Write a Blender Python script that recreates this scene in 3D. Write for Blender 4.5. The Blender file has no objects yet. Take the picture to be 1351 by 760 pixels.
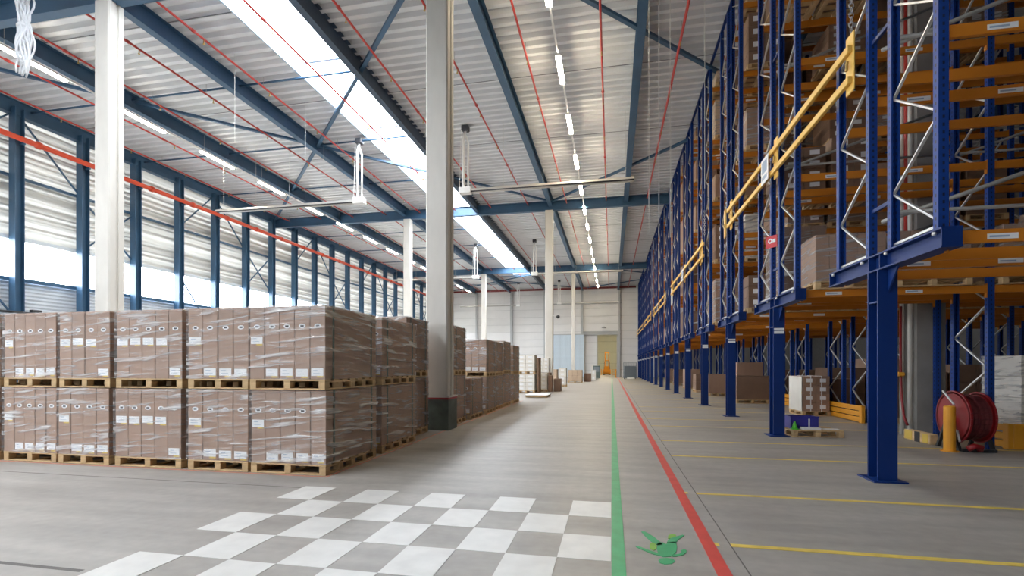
import bpy, bmesh, math, random
from mathutils import Vector, Matrix

# ------------------------------------------------------------------ camera, world, light, exposure
scene = bpy.context.scene
COL = scene.collection
EYE = 1.5
cam_d = bpy.data.cameras.new('camera')
cam_d.sensor_width = 36.0
cam_d.lens = 648.0 / 1351.0 * 36.0
cam_d.shift_y = 103.0 / 1351.0
cam_d.clip_end = 400
cam = bpy.data.objects.new('camera', cam_d)
COL.objects.link(cam)
cam.location = (0, 0, EYE)
cam.rotation_euler = (math.radians(90), 0, math.radians(11.45))
scene.camera = cam

world = bpy.data.worlds.new('overcast_sky')
scene.world = world
world.use_nodes = True
bg = world.node_tree.nodes['Background']
bg.inputs[0].default_value = (0.93, 0.97, 1.0, 1)
bg.inputs[1].default_value = 11.0

def portal(loc, rot, sx, sy):
    """Sampling guide for the daylight openings; gives off no light of its own."""
    l = bpy.data.lights.new('daylight_portal', 'AREA')
    l.shape = 'RECTANGLE'; l.size = sx; l.size_y = sy
    l.cycles.is_portal = True
    o = bpy.data.objects.new('daylight_portal', l)
    o.location = loc; o.rotation_euler = rot
    COL.objects.link(o)
portal((-10.14, 18.6, 12.68), (0, 0, 0), 2.45, 77)
portal((-24.25, 24, 5.95), (0, math.radians(-90), 0), 1.6, 87.5)
portal((-19.9, -20.02, 5.95), (math.radians(-90), 0, math.radians(180)), 9, 1.6)  # serves the added window behind the camera

scene.view_settings.view_transform = 'Standard'
scene.view_settings.look = 'None'
scene.view_settings.gamma = 1.0
scene.view_settings.use_curve_mapping = False
scene.view_settings.exposure = 1.12
cy = scene.cycles
cy.max_bounces = 10
cy.diffuse_bounces = 6
cy.glossy_bounces = 4
cy.transmission_bounces = 6
cy.transparent_max_bounces = 24
cy.sample_clamp_indirect = 12.0
cy.use_denoising = True
LAMP_WARM = 64.0
LAMP_COOL = 34.0

R = random.Random(7)

# ------------------------------------------------------------------ materials
def nodes_of(name):
    m = bpy.data.materials.new(name)
    m.use_nodes = True
    nt = m.node_tree
    return m, nt, nt.nodes['Principled BSDF']

def mat(name, col, rough=0.5, metal=0.0, vary=0.0, scale=3.0, bump=0.0, rand=0.0, spec=0.5, stretch=(1, 1, 1), coord='Object'):
    """Plain procedural paint: base colour, noise mottling, optional per-object tint and fine bump."""
    m, nt, b = nodes_of(name)
    b.inputs['Roughness'].default_value = rough
    b.inputs['Metallic'].default_value = metal
    b.inputs['Specular IOR Level'].default_value = spec
    c = (*col, 1)
    if vary or bump:
        tc = nt.nodes.new('ShaderNodeTexCoord')
        mp = nt.nodes.new('ShaderNodeMapping')
        mp.inputs['Scale'].default_value = stretch
        nz = nt.nodes.new('ShaderNodeTexNoise')
        nz.inputs['Scale'].default_value = scale
        nz.inputs['Detail'].default_value = 6
        nt.links.new(tc.outputs[coord], mp.inputs[0])
        nt.links.new(mp.outputs[0], nz.inputs['Vector'])
    last = None
    if vary:
        rp = nt.nodes.new('ShaderNodeValToRGB')
        rp.color_ramp.elements[0].position = 0.3
        rp.color_ramp.elements[1].position = 0.7
        rp.color_ramp.elements[0].color = (*[max(0, x * (1 - vary)) for x in col], 1)
        rp.color_ramp.elements[1].color = (*[min(1, x * (1 + vary)) for x in col], 1)
        nt.links.new(nz.outputs['Fac'], rp.inputs[0])
        last = rp.outputs[0]
    if rand:
        oi = nt.nodes.new('ShaderNodeObjectInfo')
        mr = nt.nodes.new('ShaderNodeMapRange')
        mr.inputs['To Min'].default_value = 1 - rand
        mr.inputs['To Max'].default_value = 1 + rand
        nt.links.new(oi.outputs['Random'], mr.inputs['Value'])
        mx = nt.nodes.new('ShaderNodeMix'); mx.data_type = 'RGBA'; mx.blend_type = 'MULTIPLY'
        mx.inputs['Factor'].default_value = 1
        if last: nt.links.new(last, mx.inputs['A'])
        else: mx.inputs['A'].default_value = c
        nt.links.new(mr.outputs[0], mx.inputs['B'])
        last = mx.outputs['Result']
    if last: nt.links.new(last, b.inputs['Base Color'])
    else: b.inputs['Base Color'].default_value = c
    if bump:
        bp = nt.nodes.new('ShaderNodeBump')
        bp.inputs['Strength'].default_value = bump
        bp.inputs['Distance'].default_value = 0.02
        nt.links.new(nz.outputs['Fac'], bp.inputs['Height'])
        nt.links.new(bp.outputs[0], b.inputs['Normal'])
    return m

def emit(name, col, s):
    m = bpy.data.materials.new(name); m.use_nodes = True
    nt = m.node_tree; nt.nodes.clear()
    e = nt.nodes.new('ShaderNodeEmission'); e.inputs[0].default_value = (*col, 1); e.inputs[1].default_value = s
    o = nt.nodes.new('ShaderNodeOutputMaterial'); nt.links.new(e.outputs[0], o.inputs[0])
    return m

def pane_mat(name, tint, through):
    m = bpy.data.materials.new(name); m.use_nodes = True
    nt = m.node_tree; nt.nodes.clear()
    t = nt.nodes.new('ShaderNodeBsdfTransparent'); t.inputs[0].default_value = (*tint, 1)
    g = nt.nodes.new('ShaderNodeBsdfGlossy'); g.inputs['Roughness'].default_value = 0.15
    mx = nt.nodes.new('ShaderNodeMixShader'); mx.inputs[0].default_value = 1 - through
    o = nt.nodes.new('ShaderNodeOutputMaterial')
    nt.links.new(t.outputs[0], mx.inputs[1]); nt.links.new(g.outputs[0], mx.inputs[2]); nt.links.new(mx.outputs[0], o.inputs[0])
    return m

def sheet_mat(name, col, through):
    """Translucent corrugated sheet: lets part of the daylight glow through, bright bands put into the mix."""
    m = bpy.data.materials.new(name); m.use_nodes = True
    nt = m.node_tree; nt.nodes.clear()
    d = nt.nodes.new('ShaderNodeBsdfDiffuse'); d.inputs[0].default_value = (*col, 1)
    t = nt.nodes.new('ShaderNodeBsdfTranslucent'); t.inputs[0].default_value = (*col, 1)
    mx = nt.nodes.new('ShaderNodeMixShader')
    tc = nt.nodes.new('ShaderNodeTexCoord')
    mp = nt.nodes.new('ShaderNodeMapping'); mp.inputs['Scale'].default_value = (1, 0.03, 4.6)
    nz = nt.nodes.new('ShaderNodeTexNoise'); nz.inputs['Scale'].default_value = 1.6; nz.inputs['Detail'].default_value = 3
    mr = nt.nodes.new('ShaderNodeMapRange'); mr.inputs['From Min'].default_value = 0.42; mr.inputs['From Max'].default_value = 0.60
    mr.inputs['To Min'].default_value = through * 0.0; mr.inputs['To Max'].default_value = through * 2.6  # streaky factor paints bright bands of light on the sheet
    nt.links.new(tc.outputs['Object'], mp.inputs[0]); nt.links.new(mp.outputs[0], nz.inputs['Vector'])
    nt.links.new(nz.outputs['Fac'], mr.inputs['Value']); nt.links.new(mr.outputs[0], mx.inputs[0])
    o = nt.nodes.new('ShaderNodeOutputMaterial')
    nt.links.new(d.outputs[0], mx.inputs[1]); nt.links.new(t.outputs[0], mx.inputs[2]); nt.links.new(mx.outputs[0], o.inputs[0])
    return m

def film_mat(name, haze):
    """Stretch film: mostly clear, with shiny wrinkles and painted white highlights along the wrap."""
    m = bpy.data.materials.new(name); m.use_nodes = True
    nt = m.node_tree; nt.nodes.clear()
    tc = nt.nodes.new('ShaderNodeTexCoord')
    oi = nt.nodes.new('ShaderNodeObjectInfo')
    ad = nt.nodes.new('ShaderNodeVectorMath'); ad.operation = 'MULTIPLY_ADD'
    ad.inputs[1].default_value = (1, 1, 1)
    sc_ = nt.nodes.new('ShaderNodeVectorMath'); sc_.operation = 'SCALE'; sc_.inputs[0].default_value = (31, 17, 23)
    nt.links.new(oi.outputs['Random'], sc_.inputs['Scale'])
    nt.links.new(tc.outputs['Object'], ad.inputs[0]); nt.links.new(sc_.outputs[0], ad.inputs[2])
    mp = nt.nodes.new('ShaderNodeMapping'); mp.inputs['Scale'].default_value = (0.55, 0.55, 6.0)
    sh = nt.nodes.new('ShaderNodeMapping'); sh.inputs['Rotation'].default_value = (0.06, 0.09, 0)
    nz = nt.nodes.new('ShaderNodeTexNoise'); nz.inputs['Scale'].default_value = 2.6; nz.inputs['Detail'].default_value = 5
    nz.inputs['Distortion'].default_value = 0.8
    nt.links.new(ad.outputs[0], sh.inputs[0]); nt.links.new(sh.outputs[0], mp.inputs[0]); nt.links.new(mp.outputs[0], nz.inputs['Vector'])
    bp = nt.nodes.new('ShaderNodeBump'); bp.inputs['Strength'].default_value = 1.0; bp.inputs['Distance'].default_value = 0.12
    nt.links.new(nz.outputs['Fac'], bp.inputs['Height'])
    rp = nt.nodes.new('ShaderNodeValToRGB')
    rp.color_ramp.elements[0].position = 0.49; rp.color_ramp.elements[0].color = (haze, haze, haze, 1)
    rp.color_ramp.elements[1].position = 0.68; rp.color_ramp.elements[1].color = (0.55, 0.55, 0.55, 1)  # pale streaks paint highlights onto the film
    nt.links.new(nz.outputs['Fac'], rp.inputs[0])
    t = nt.nodes.new('ShaderNodeBsdfTransparent')
    g = nt.nodes.new('ShaderNodeBsdfGlossy'); g.inputs['Roughness'].default_value = 0.28
    nt.links.new(bp.outputs[0], g.inputs['Normal'])
    d = nt.nodes.new('ShaderNodeBsdfDiffuse'); d.inputs[0].default_value = (0.8, 0.8, 0.8, 1)
    m1 = nt.nodes.new('ShaderNodeMixShader'); m1.inputs[0].default_value = 0.45
    nt.links.new(g.outputs[0], m1.inputs[1]); nt.links.new(d.outputs[0], m1.inputs[2])
    m2 = nt.nodes.new('ShaderNodeMixShader')
    nt.links.new(rp.outputs[0], m2.inputs[0]); nt.links.new(t.outputs[0], m2.inputs[1]); nt.links.new(m1.outputs[0], m2.inputs[2])
    o = nt.nodes.new('ShaderNodeOutputMaterial'); nt.links.new(m2.outputs[0], o.inputs[0])
    return m

def floor_mat():
    m, nt, b = nodes_of('polished_concrete')
    tc = nt.nodes.new('ShaderNodeTexCoord')
    n1 = nt.nodes.new('ShaderNodeTexNoise'); n1.inputs['Scale'].default_value = 0.55; n1.inputs['Detail'].default_value = 8
    n1.inputs['Roughness'].default_value = 0.62
    n2 = nt.nodes.new('ShaderNodeTexNoise'); n2.inputs['Scale'].default_value = 9; n2.inputs['Detail'].default_value = 6
    mp = nt.nodes.new('ShaderNodeMapping'); mp.inputs['Scale'].default_value = (0.35, 2.2, 1)
    n3 = nt.nodes.new('ShaderNodeTexNoise'); n3.inputs['Scale'].default_value = 1.6; n3.inputs['Detail'].default_value = 7
    nt.links.new(tc.outputs['Object'], n1.inputs['Vector']); nt.links.new(tc.outputs['Object'], n2.inputs['Vector'])
    nt.links.new(tc.outputs['Object'], mp.inputs[0]); nt.links.new(mp.outputs[0], n3.inputs['Vector'])
    rp = nt.nodes.new('ShaderNodeValToRGB')
    e = rp.color_ramp.elements
    e[0].position = 0.3; e[0].color = (0.30, 0.275, 0.245, 1)
    e[1].position = 0.7; e[1].color = (0.385, 0.365, 0.335, 1)
    nt.links.new(n1.outputs['Fac'], rp.inputs[0])
    def mul(a, fac_out, lo, hi):
        mr = nt.nodes.new('ShaderNodeMapRange'); mr.inputs['From Min'].default_value = 0.3; mr.inputs['From Max'].default_value = 0.7
        mr.inputs['To Min'].default_value = lo; mr.inputs['To Max'].default_value = hi
        nt.links.new(fac_out, mr.inputs['Value'])
        mx = nt.nodes.new('ShaderNodeMix'); mx.data_type = 'RGBA'; mx.blend_type = 'MULTIPLY'; mx.inputs['Factor'].default_value = 1
        nt.links.new(a, mx.inputs['A']); nt.links.new(mr.outputs[0], mx.inputs['B'])
        return mx.outputs['Result']
    c = mul(rp.outputs[0], n2.outputs['Fac'], 0.93, 1.06)
    c = mul(c, n3.outputs['Fac'], 0.82, 1.10)
    nt.links.new(c, b.inputs['Base Color'])
    mr = nt.nodes.new('ShaderNodeMapRange'); mr.inputs['To Min'].default_value = 0.3; mr.inputs['To Max'].default_value = 0.62
    nt.links.new(n1.outputs['Fac'], mr.inputs['Value']); nt.links.new(mr.outputs[0], b.inputs['Roughness'])
    b.inputs['Specular IOR Level'].default_value = 0.5
    return m

def upright_mat():
    """Blue rack paint with the row of dark punched slots down the face."""
    m, nt, b = nodes_of('rack_blue_punched')
    b.inputs['Roughness'].default_value = 0.42
    b.inputs['Specular IOR Level'].default_value = 0.3
    tc = nt.nodes.new('ShaderNodeTexCoord'); sp = nt.nodes.new('ShaderNodeSeparateXYZ')
    nt.links.new(tc.outputs['Object'], sp.inputs[0])
    def math_(op, a, bval):
        n = nt.nodes.new('ShaderNodeMath'); n.operation = op
        if hasattr(a, 'links'): nt.links.new(a, n.inputs[0])
        else: n.inputs[0].default_value = a
        if hasattr(bval, 'links'): nt.links.new(bval, n.inputs[1])
        else: n.inputs[1].default_value = bval
        return n.outputs[0]
    z = math_('FRACT', math_('MULTIPLY', sp.outputs['Z'], 12.0), 0)
    zs = math_('LESS_THAN', z, 0.42)
    xa = math_('LESS_THAN', math_('ABSOLUTE', sp.outputs['X'], 0), 0.011)
    ya = math_('LESS_THAN', math_('ABSOLUTE', sp.outputs['Y'], 0), 0.011)
    hole = math_('MULTIPLY', zs, math_('MAXIMUM', xa, ya))
    mx = nt.nodes.new('ShaderNodeMix'); mx.data_type = 'RGBA'
    mx.inputs['A'].default_value = (0.006, 0.040, 0.215, 1); mx.inputs['B'].default_value = (0.006, 0.01, 0.03, 1)
    nt.links.new(hole, mx.inputs['Factor']); nt.links.new(mx.outputs['Result'], b.inputs['Base Color'])
    return m

M = {
    'floor': floor_mat(),
    'joint': mat('floor_joint', (0.13, 0.12, 0.11), 0.8),
    'paint_white': mat('floor_paint_white', (0.67, 0.66, 0.63), 0.42, vary=0.07, scale=5),
    'paint_green': mat('floor_paint_green', (0.05, 0.36, 0.15), 0.45, vary=0.15, scale=6),
    'paint_lime': mat('floor_paint_lime', (0.2, 0.42, 0.06), 0.45, vary=0.15, scale=6),
    'paint_red': mat('floor_paint_red', (0.60, 0.07, 0.055), 0.45, vary=0.12, scale=6),
    'paint_yellow': mat('floor_paint_yellow', (0.72, 0.53, 0.10), 0.5, vary=0.2, scale=4),
    'paint_orange': mat('floor_paint_orange', (0.55, 0.23, 0.15), 0.5, vary=0.2, scale=4),
    'deck': mat('roof_deck_sheet', (0.76, 0.77, 0.78), 0.42, vary=0.05, scale=0.8, spec=0.6),
    'seam': mat('deck_seam', (0.2, 0.21, 0.22), 0.6),
    'steel': mat('roof_steel_blue', (0.040, 0.105, 0.19), 0.45, vary=0.12, scale=1.2),
    'steel_dark': mat('roof_steel_dark', (0.045, 0.075, 0.12), 0.5, vary=0.12, scale=1.2),
    'curb': mat('skylight_curb', (0.5, 0.62, 0.72), 0.45),
    'sky_pane': pane_mat('skylight_pane', (0.97, 0.98, 1.0), 0.94),
    'win_pane': pane_mat('window_pane', (0.97, 0.98, 1.0), 0.94),
    'sheet_clear': sheet_mat('translucent_sheet', (0.60, 0.60, 0.575), 0.028),
    'clad_low': mat('wall_cladding', (0.62, 0.67, 0.72), 0.45, vary=0.05),
    'wall_white': mat('wall_panel_white', (0.76, 0.75, 0.735), 0.55, vary=0.03, scale=0.7, rand=0.025),
    'wall_gap': mat('wall_panel_gap', (0.42, 0.42, 0.41), 0.7),
    'wall_plain': mat('wall_plain', (0.62, 0.62, 0.60), 0.7, vary=0.05),
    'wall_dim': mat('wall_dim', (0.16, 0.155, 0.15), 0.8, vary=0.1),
    'girt': mat('girt_pale', (0.66, 0.72, 0.76), 0.45),
    'concrete': mat('column_concrete', (0.62, 0.59, 0.535), 0.75, vary=0.07, scale=2.2, bump=0.15, stretch=(1, 1, 0.4)),
    'concrete_dark': mat('column_concrete_grey', (0.26, 0.245, 0.225), 0.8, vary=0.12, scale=2.2, bump=0.2),
    'guard_green': mat('column_guard_green', (0.10, 0.13, 0.115), 0.6, vary=0.3, scale=4),
    'guard_lip': mat('column_guard_lip', (0.62, 0.6, 0.56), 0.6),
    'guard_red': mat('column_guard_stripe', (0.42, 0.05, 0.06), 0.5),
    'red_pipe': mat('sprinkler_red', (0.50, 0.045, 0.035), 0.4),
    'main_pipe': mat('main_pipe_red', (0.72, 0.085, 0.035), 0.35),
    'header_red': mat('header_pipe_red', (0.26, 0.05, 0.045), 0.5),
    'brass': mat('brass', (0.5, 0.35, 0.12), 0.35, metal=0.8),
    'lamp_body': mat('lamp_body_white', (0.8, 0.8, 0.78), 0.4),
    'tube_warm': emit('tube_warm', (1.0, 0.86, 0.62), LAMP_WARM),
    'tube_cool': emit('tube_cool', (1.0, 0.93, 0.80), LAMP_COOL),
    'heater': mat('heater_aluminium', (0.62, 0.60, 0.56), 0.35, metal=0.5),
    'heater_white': mat('heater_white', (0.82, 0.81, 0.78), 0.45),
    'heater_dark': mat('heater_dark', (0.07, 0.07, 0.08), 0.5),
    'cable': mat('cable_pale', (0.6, 0.6, 0.57), 0.5),
    'plastic': mat('white_plastic', (0.85, 0.86, 0.88), 0.3, vary=0.06, scale=12),
    'kraft': mat('kraft_board', (0.33, 0.205, 0.14), 0.62, vary=0.06, scale=2.5, rand=0.07, stretch=(3, 3, 0.5)),
    'kraft_side': mat('kraft_board_dark', (0.21, 0.125, 0.08), 0.65, vary=0.08, scale=2.5, rand=0.1),
    'kraft_pale': mat('kraft_board_pale', (0.5, 0.37, 0.26), 0.62, vary=0.06, scale=2.5, rand=0.07),
    'carton_white': mat('carton_white', (0.72, 0.69, 0.63), 0.55, vary=0.05, scale=3, rand=0.05),
    'label': mat('label_white', (0.80, 0.80, 0.80), 0.5),
    'ink': mat('printed_ink', (0.05, 0.045, 0.05), 0.6),
    'ink_brown': mat('printed_ink_brown', (0.25, 0.15, 0.095), 0.6),
    'tab_yellow': mat('label_tab_yellow', (0.66, 0.46, 0.08), 0.5),
    'strap': mat('strap_green', (0.045, 0.085, 0.06), 0.4),
    'film': film_mat('stretch_film', 0.09),
    'film_top': film_mat('stretch_film_folded', 0.35),
    'wood': mat('pallet_wood', (0.56, 0.385, 0.20), 0.7, vary=0.22, scale=3, rand=0.12, stretch=(1, 1, 3)),
    'rack_up': upright_mat(),
    'rack_blue': mat('rack_blue', (0.003, 0.024, 0.135), 0.42, spec=0.3, vary=0.06, scale=2),
    'rack_silver': mat('rack_galvanised', (0.62, 0.62, 0.61), 0.38, metal=0.55),
    'rack_grey': mat('rack_grey_tube', (0.34, 0.33, 0.31), 0.45, metal=0.4),
    'orange': mat('rack_orange', (0.55, 0.18, 0.010), 0.45, vary=0.06, scale=2),
    'yellow': mat('barrier_yellow', (0.78, 0.47, 0.09), 0.45, vary=0.05),
    'guard_orange': mat('guard_orange', (0.74, 0.32, 0.02), 0.45, vary=0.08),
    'chain': mat('chain_steel', (0.45, 0.45, 0.46), 0.35, metal=0.9),
    'sign_red': mat('sign_red', (0.55, 0.02, 0.03), 0.4),
    'sign_blue': mat('sign_blue_print', (0.3, 0.38, 0.5), 0.5),
    'reel_red': mat('reel_red', (0.26, 0.010, 0.013), 0.4),
    'hose_dark': mat('hose_dark_red', (0.12, 0.018, 0.02), 0.6, vary=0.2, scale=6),
    'black': mat('black_paint', (0.025, 0.025, 0.028), 0.5),
    'crate_blue': mat('crate_blue', (0.03, 0.03, 0.26), 0.45),
    'cone_green': mat('cone_green', (0.12, 0.62, 0.06), 0.4),
    'curtain': mat('strip_curtain', (0.54, 0.63, 0.70), 0.35, vary=0.04, rand=0.05),
    'gate_grey': mat('gate_frame_grey', (0.42, 0.43, 0.43), 0.5),
    'room_green': mat('far_room_panel', (0.52, 0.53, 0.43), 0.6, rand=0.04),
    'cage': mat('cage_grey', (0.22, 0.25, 0.27), 0.45, metal=0.4),
    'truck_orange': mat('truck_orange', (0.75, 0.30, 0.02), 0.45),
    'outside': mat('outside_ground', (0.35, 0.35, 0.33), 0.9),
}

# ------------------------------------------------------------------ mesh helpers
class MB:
    def __init__(s):
        s.v = []; s.f = []; s.mi = []; s.cur = 0
    def add(s, vs, fs):
        k = len(s.v)
        s.v += [tuple(v) for v in vs]
        s.f += [tuple(k + i for i in f) for f in fs]
        s.mi += [s.cur] * len(fs)
        return s
    def box(s, x0, x1, y0, y1, z0, z1):
        return s.add([(x0, y0, z0), (x1, y0, z0), (x1, y1, z0), (x0, y1, z0), (x0, y0, z1), (x1, y0, z1), (x1, y1, z1), (x0, y1, z1)],
                     [(0, 3, 2, 1), (4, 5, 6, 7), (0, 1, 5, 4), (1, 2, 6, 5), (2, 3, 7, 6), (3, 0, 4, 7)])
    def cbox(s, x0, x1, y0, y1, z0, z1, c=0.01):
        """Box with all edges chamfered by c."""
        b = bmesh.new()
        bmesh.ops.create_cube(b, size=1)
        for v in b.verts:
            v.co = Vector((x0 + (v.co.x + .5) * (x1 - x0), y0 + (v.co.y + .5) * (y1 - y0), z0 + (v.co.z + .5) * (z1 - z0)))
        bmesh.ops.bevel(b, geom=b.edges[:], offset=c, segments=1, affect='EDGES')
        b.verts.index_update()
        s.add([v.co[:] for v in b.verts], [[v.index for v in f.verts] for f in b.faces])
        b.free()
        return s
    def bar(s, p, q, w, h, up=(0, 0, 1)):
        """Rectangular bar from p to q: w across, h along up."""
        p = Vector(p); q = Vector(q); d = (q - p).normalized(); u = Vector(up)
        if abs(d.dot(u)) > 0.99: u = Vector((1, 0, 0))
        a = d.cross(u).normalized(); b = a.cross(d).normalized()
        vs = []
        for c in (p, q):
            for (i, j) in ((-1, -1), (1, -1), (1, 1), (-1, 1)):
                vs.append(c + a * (i * w / 2) + b * (j * h / 2))
        return s.add(vs, [(3, 2, 1, 0), (4, 5, 6, 7), (0, 1, 5, 4), (1, 2, 6, 5), (2, 3, 7, 6), (3, 0, 4, 7)])
    def tube(s, pts, r, n=8, cap=True):
        pts = [Vector(p) for p in pts]
        rs = r if isinstance(r, (list, tuple)) else [r] * len(pts)
        k0 = len(s.v); ref = None
        for i, p in enumerate(pts):
            d = (pts[min(i + 1, len(pts) - 1)] - pts[max(i - 1, 0)]).normalized()
            if ref is None:
                ref = Vector((0, 0, 1)) if abs(d.z) < 0.9 else Vector((1, 0, 0))
            a = d.cross(ref).normalized(); b = a.cross(d).normalized(); ref = b
            for j in range(n):
                t = 2 * math.pi * j / n
                s.v.append(tuple(p + a * (math.cos(t) * rs[i]) + b * (math.sin(t) * rs[i])))
        fs = []
        for i in range(len(pts) - 1):
            for j in range(n):
                fs.append((k0 + i * n + j, k0 + i * n + (j + 1) % n, k0 + (i + 1) * n + (j + 1) % n, k0 + (i + 1) * n + j))
        if cap:
            fs.append(tuple(k0 + j for j in reversed(range(n))))
            fs.append(tuple(k0 + (len(pts) - 1) * n + j for j in range(n)))
        s.f += fs; s.mi += [s.cur] * len(fs)
        return s
    def prism(s, prof, axis, a0, a1, closed=True):
        """Extrude a 2-D profile along an axis ('x': prof = (y, z); 'y': (x, z); 'z': (x, y))."""
        def P(q, a):
            return {'x': (a, q[0], q[1]), 'y': (q[0], a, q[1]), 'z': (q[0], q[1], a)}[axis]
        n = len(prof)
        vs = [P(q, a0) for q in prof] + [P(q, a1) for q in prof]
        fs = [(i, (i + 1) % n, n + (i + 1) % n, n + i) for i in range(n if closed else n - 1)]
        if closed:
            fs += [tuple(reversed(range(n))), tuple(range(n, 2 * n))]
        return s.add(vs, fs)
    def ibeam(s, axis, a0, a1, c, zb, w, h, t=0.018, tw=0.012):
        """I-beam along x or y, centred on c across, underside at zb."""
        z1 = zb + h
        pr = [(c - w / 2, zb), (c + w / 2, zb), (c + w / 2, zb + t), (c + tw / 2, zb + t), (c + tw / 2, z1 - t), (c + w / 2, z1 - t),
              (c + w / 2, z1), (c - w / 2, z1), (c - w / 2, z1 - t), (c - tw / 2, z1 - t), (c - tw / 2, zb + t), (c - w / 2, zb + t)]
        return s.prism(pr, axis, a0, a1)
    def hpost(s, x, y, z0, z1, w, d, t=0.02, along='y'):
        """Vertical H-section: flanges face +-y (along='y') or +-x."""
        if along == 'y':
            pr = [(-w/2, -d/2), (w/2, -d/2), (w/2, -d/2 + t), (t/2, -d/2 + t), (t/2, d/2 - t), (w/2, d/2 - t), (w/2, d/2), (-w/2, d/2), (-w/2, d/2 - t), (-t/2, d/2 - t), (-t/2, -d/2 + t), (-w/2, -d/2 + t)]
        else:
            pr = [(-d/2, -w/2), (-d/2 + t, -w/2), (-d/2 + t, -t/2), (d/2 - t, -t/2), (d/2 - t, -w/2), (d/2, -w/2), (d/2, w/2), (d/2 - t, w/2), (d/2 - t, t/2), (-d/2 + t, t/2), (-d/2 + t, w/2), (-d/2, w/2)]
        return s.prism([(x + a, y + b) for a, b in pr], 'z', z0, z1)
    def disc(s, cx, cy, z, rx, ry, n=16, plane='xz', y=None):
        vs = []
        for i in range(n):
            t = 2 * math.pi * i / n
            if plane == 'xz': vs.append((cx + rx * math.cos(t), z, cy + ry * math.sin(t)))
            else: vs.append((cx + rx * math.cos(t), cy + ry * math.sin(t), z))
        return s.add(vs, [tuple(range(n))])
    def mesh(s, name, mats, smooth=False):
        me = bpy.data.meshes.new(name)
        me.from_pydata(s.v, [], s.f)
        for m in (mats if isinstance(mats, (list, tuple)) else [mats]):
            me.materials.append(M[m] if isinstance(m, str) else m)
        if any(s.mi): me.polygons.foreach_set('material_index', s.mi)
        if smooth: me.polygons.foreach_set('use_smooth', [True] * len(me.polygons))
        me.update()
        return me
    def build(s, name, mats, parent=None, loc=(0, 0, 0), rz=0, smooth=False):
        return place(name, s.mesh(name, mats, smooth), parent, loc, rz)

def place(name, me, parent=None, loc=(0, 0, 0), rz=0):
    o = bpy.data.objects.new(name, me)
    COL.objects.link(o)
    o.location = loc
    if rz: o.rotation_euler = (0, 0, rz)
    if parent: o.parent = parent
    return o

def tag(o, label=None, cat=None, group=None, kind=None):
    if label: o['label'] = label
    if cat: o['category'] = cat
    if group: o['group'] = group
    if kind: o['kind'] = kind
    return o

def thing(name, label, cat, loc=(0, 0, 0), rz=0, group=None, kind=None):
    o = bpy.data.objects.new(name, None)
    o.empty_display_size = 0.1
    COL.objects.link(o)
    o.location = loc; o.rotation_euler = (0, 0, rz)
    return tag(o, label, cat, group, kind)

def copy_tree(o, parent=None):
    c = o.copy()
    COL.objects.link(c)
    c.parent = parent
    for ch in o.children:
        copy_tree(ch, c)
    return c

ORD = ['first', 'second', 'third', 'fourth', 'fifth', 'sixth', 'seventh', 'eighth', 'ninth', 'tenth', 'eleventh', 'twelfth',
       'thirteenth', 'fourteenth', 'fifteenth', 'sixteenth', 'seventeenth', 'eighteenth', 'nineteenth', 'twentieth']

# ------------------------------------------------------------------ the hall: dimensions in metres
XL, XR, YF, YB = -24.4, 24.0, -20.0, 68.0       # left wall, right wall, wall behind the camera, back wall
ZD = 12.42                                       # roof deck underside
GIR = [-24.05, -18.9, -13.95, -8.8, -3.86, 0.9, 5.85, 10.8, 15.7, 20.6]
ROWY = [-9.3, 11.2, 31.7, 52.2]
SKX0, SKX1 = -11.38, -8.90

# floor and its painted marks
floor = MB().box(XL - .2, XR, YF, YB + 24, -0.2, 0).build('floor', 'floor')
tag(floor, 'grey polished concrete floor of the hall', kind='structure')
PZ = 0.003
def mark(name, mt, x0, x1, y0, y1, z=PZ, label=None):
    o = MB().box(x0, x1, y0, y1, 0.0002, z).build(name, mt, floor)
    if label: o['label'] = label
    return o
TX, TY, Y0 = 0.4144, 0.5503, 5.495
for j in range(7):
    for i in range(9):
        if (i + j) % 2 == 0:
            mark('painted_square', 'paint_white', -0.005 - TX * (i + 1), -0.005 - TX * i, Y0 - TY * (j + 1), Y0 - TY * j)
mark('green_line', 'paint_green', 0.0, 0.105, -6, 66, PZ + .001, 'green walkway line along the aisle')
mark('red_line', 'paint_red', 0.745, 0.85, -6, 66, PZ + .001, 'red line along the racks')
for k in range(-1, 15):
    yc = 7.32 + 4.2 * k
    for dy in (-1.22, 1.27):
        mark('yellow_line', 'paint_yellow', 0.98, 9.5, yc + dy - .035, yc + dy + .035)
        if k < 3: mark('yellow_line_stub', 'paint_yellow', 0.85, 0.885, yc + dy - .035, yc + dy + .035)
# orange outline of the storage block
mark('orange_line', 'paint_orange', -12, -3.76, 5.985, 6.03)
mark('orange_line', 'paint_orange', -3.80, -3.76, 6.03, 21)
# saw-cut joints
mark('floor_joint', 'joint', -14, -3.75, 5.41, 5.425, .0012)
mark('floor_joint', 'joint', -14, -3.8, 2.88, 2.92, .0012)
mark('floor_joint', 'joint', 0.972, 0.982, -6, 60, .0012)
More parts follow.
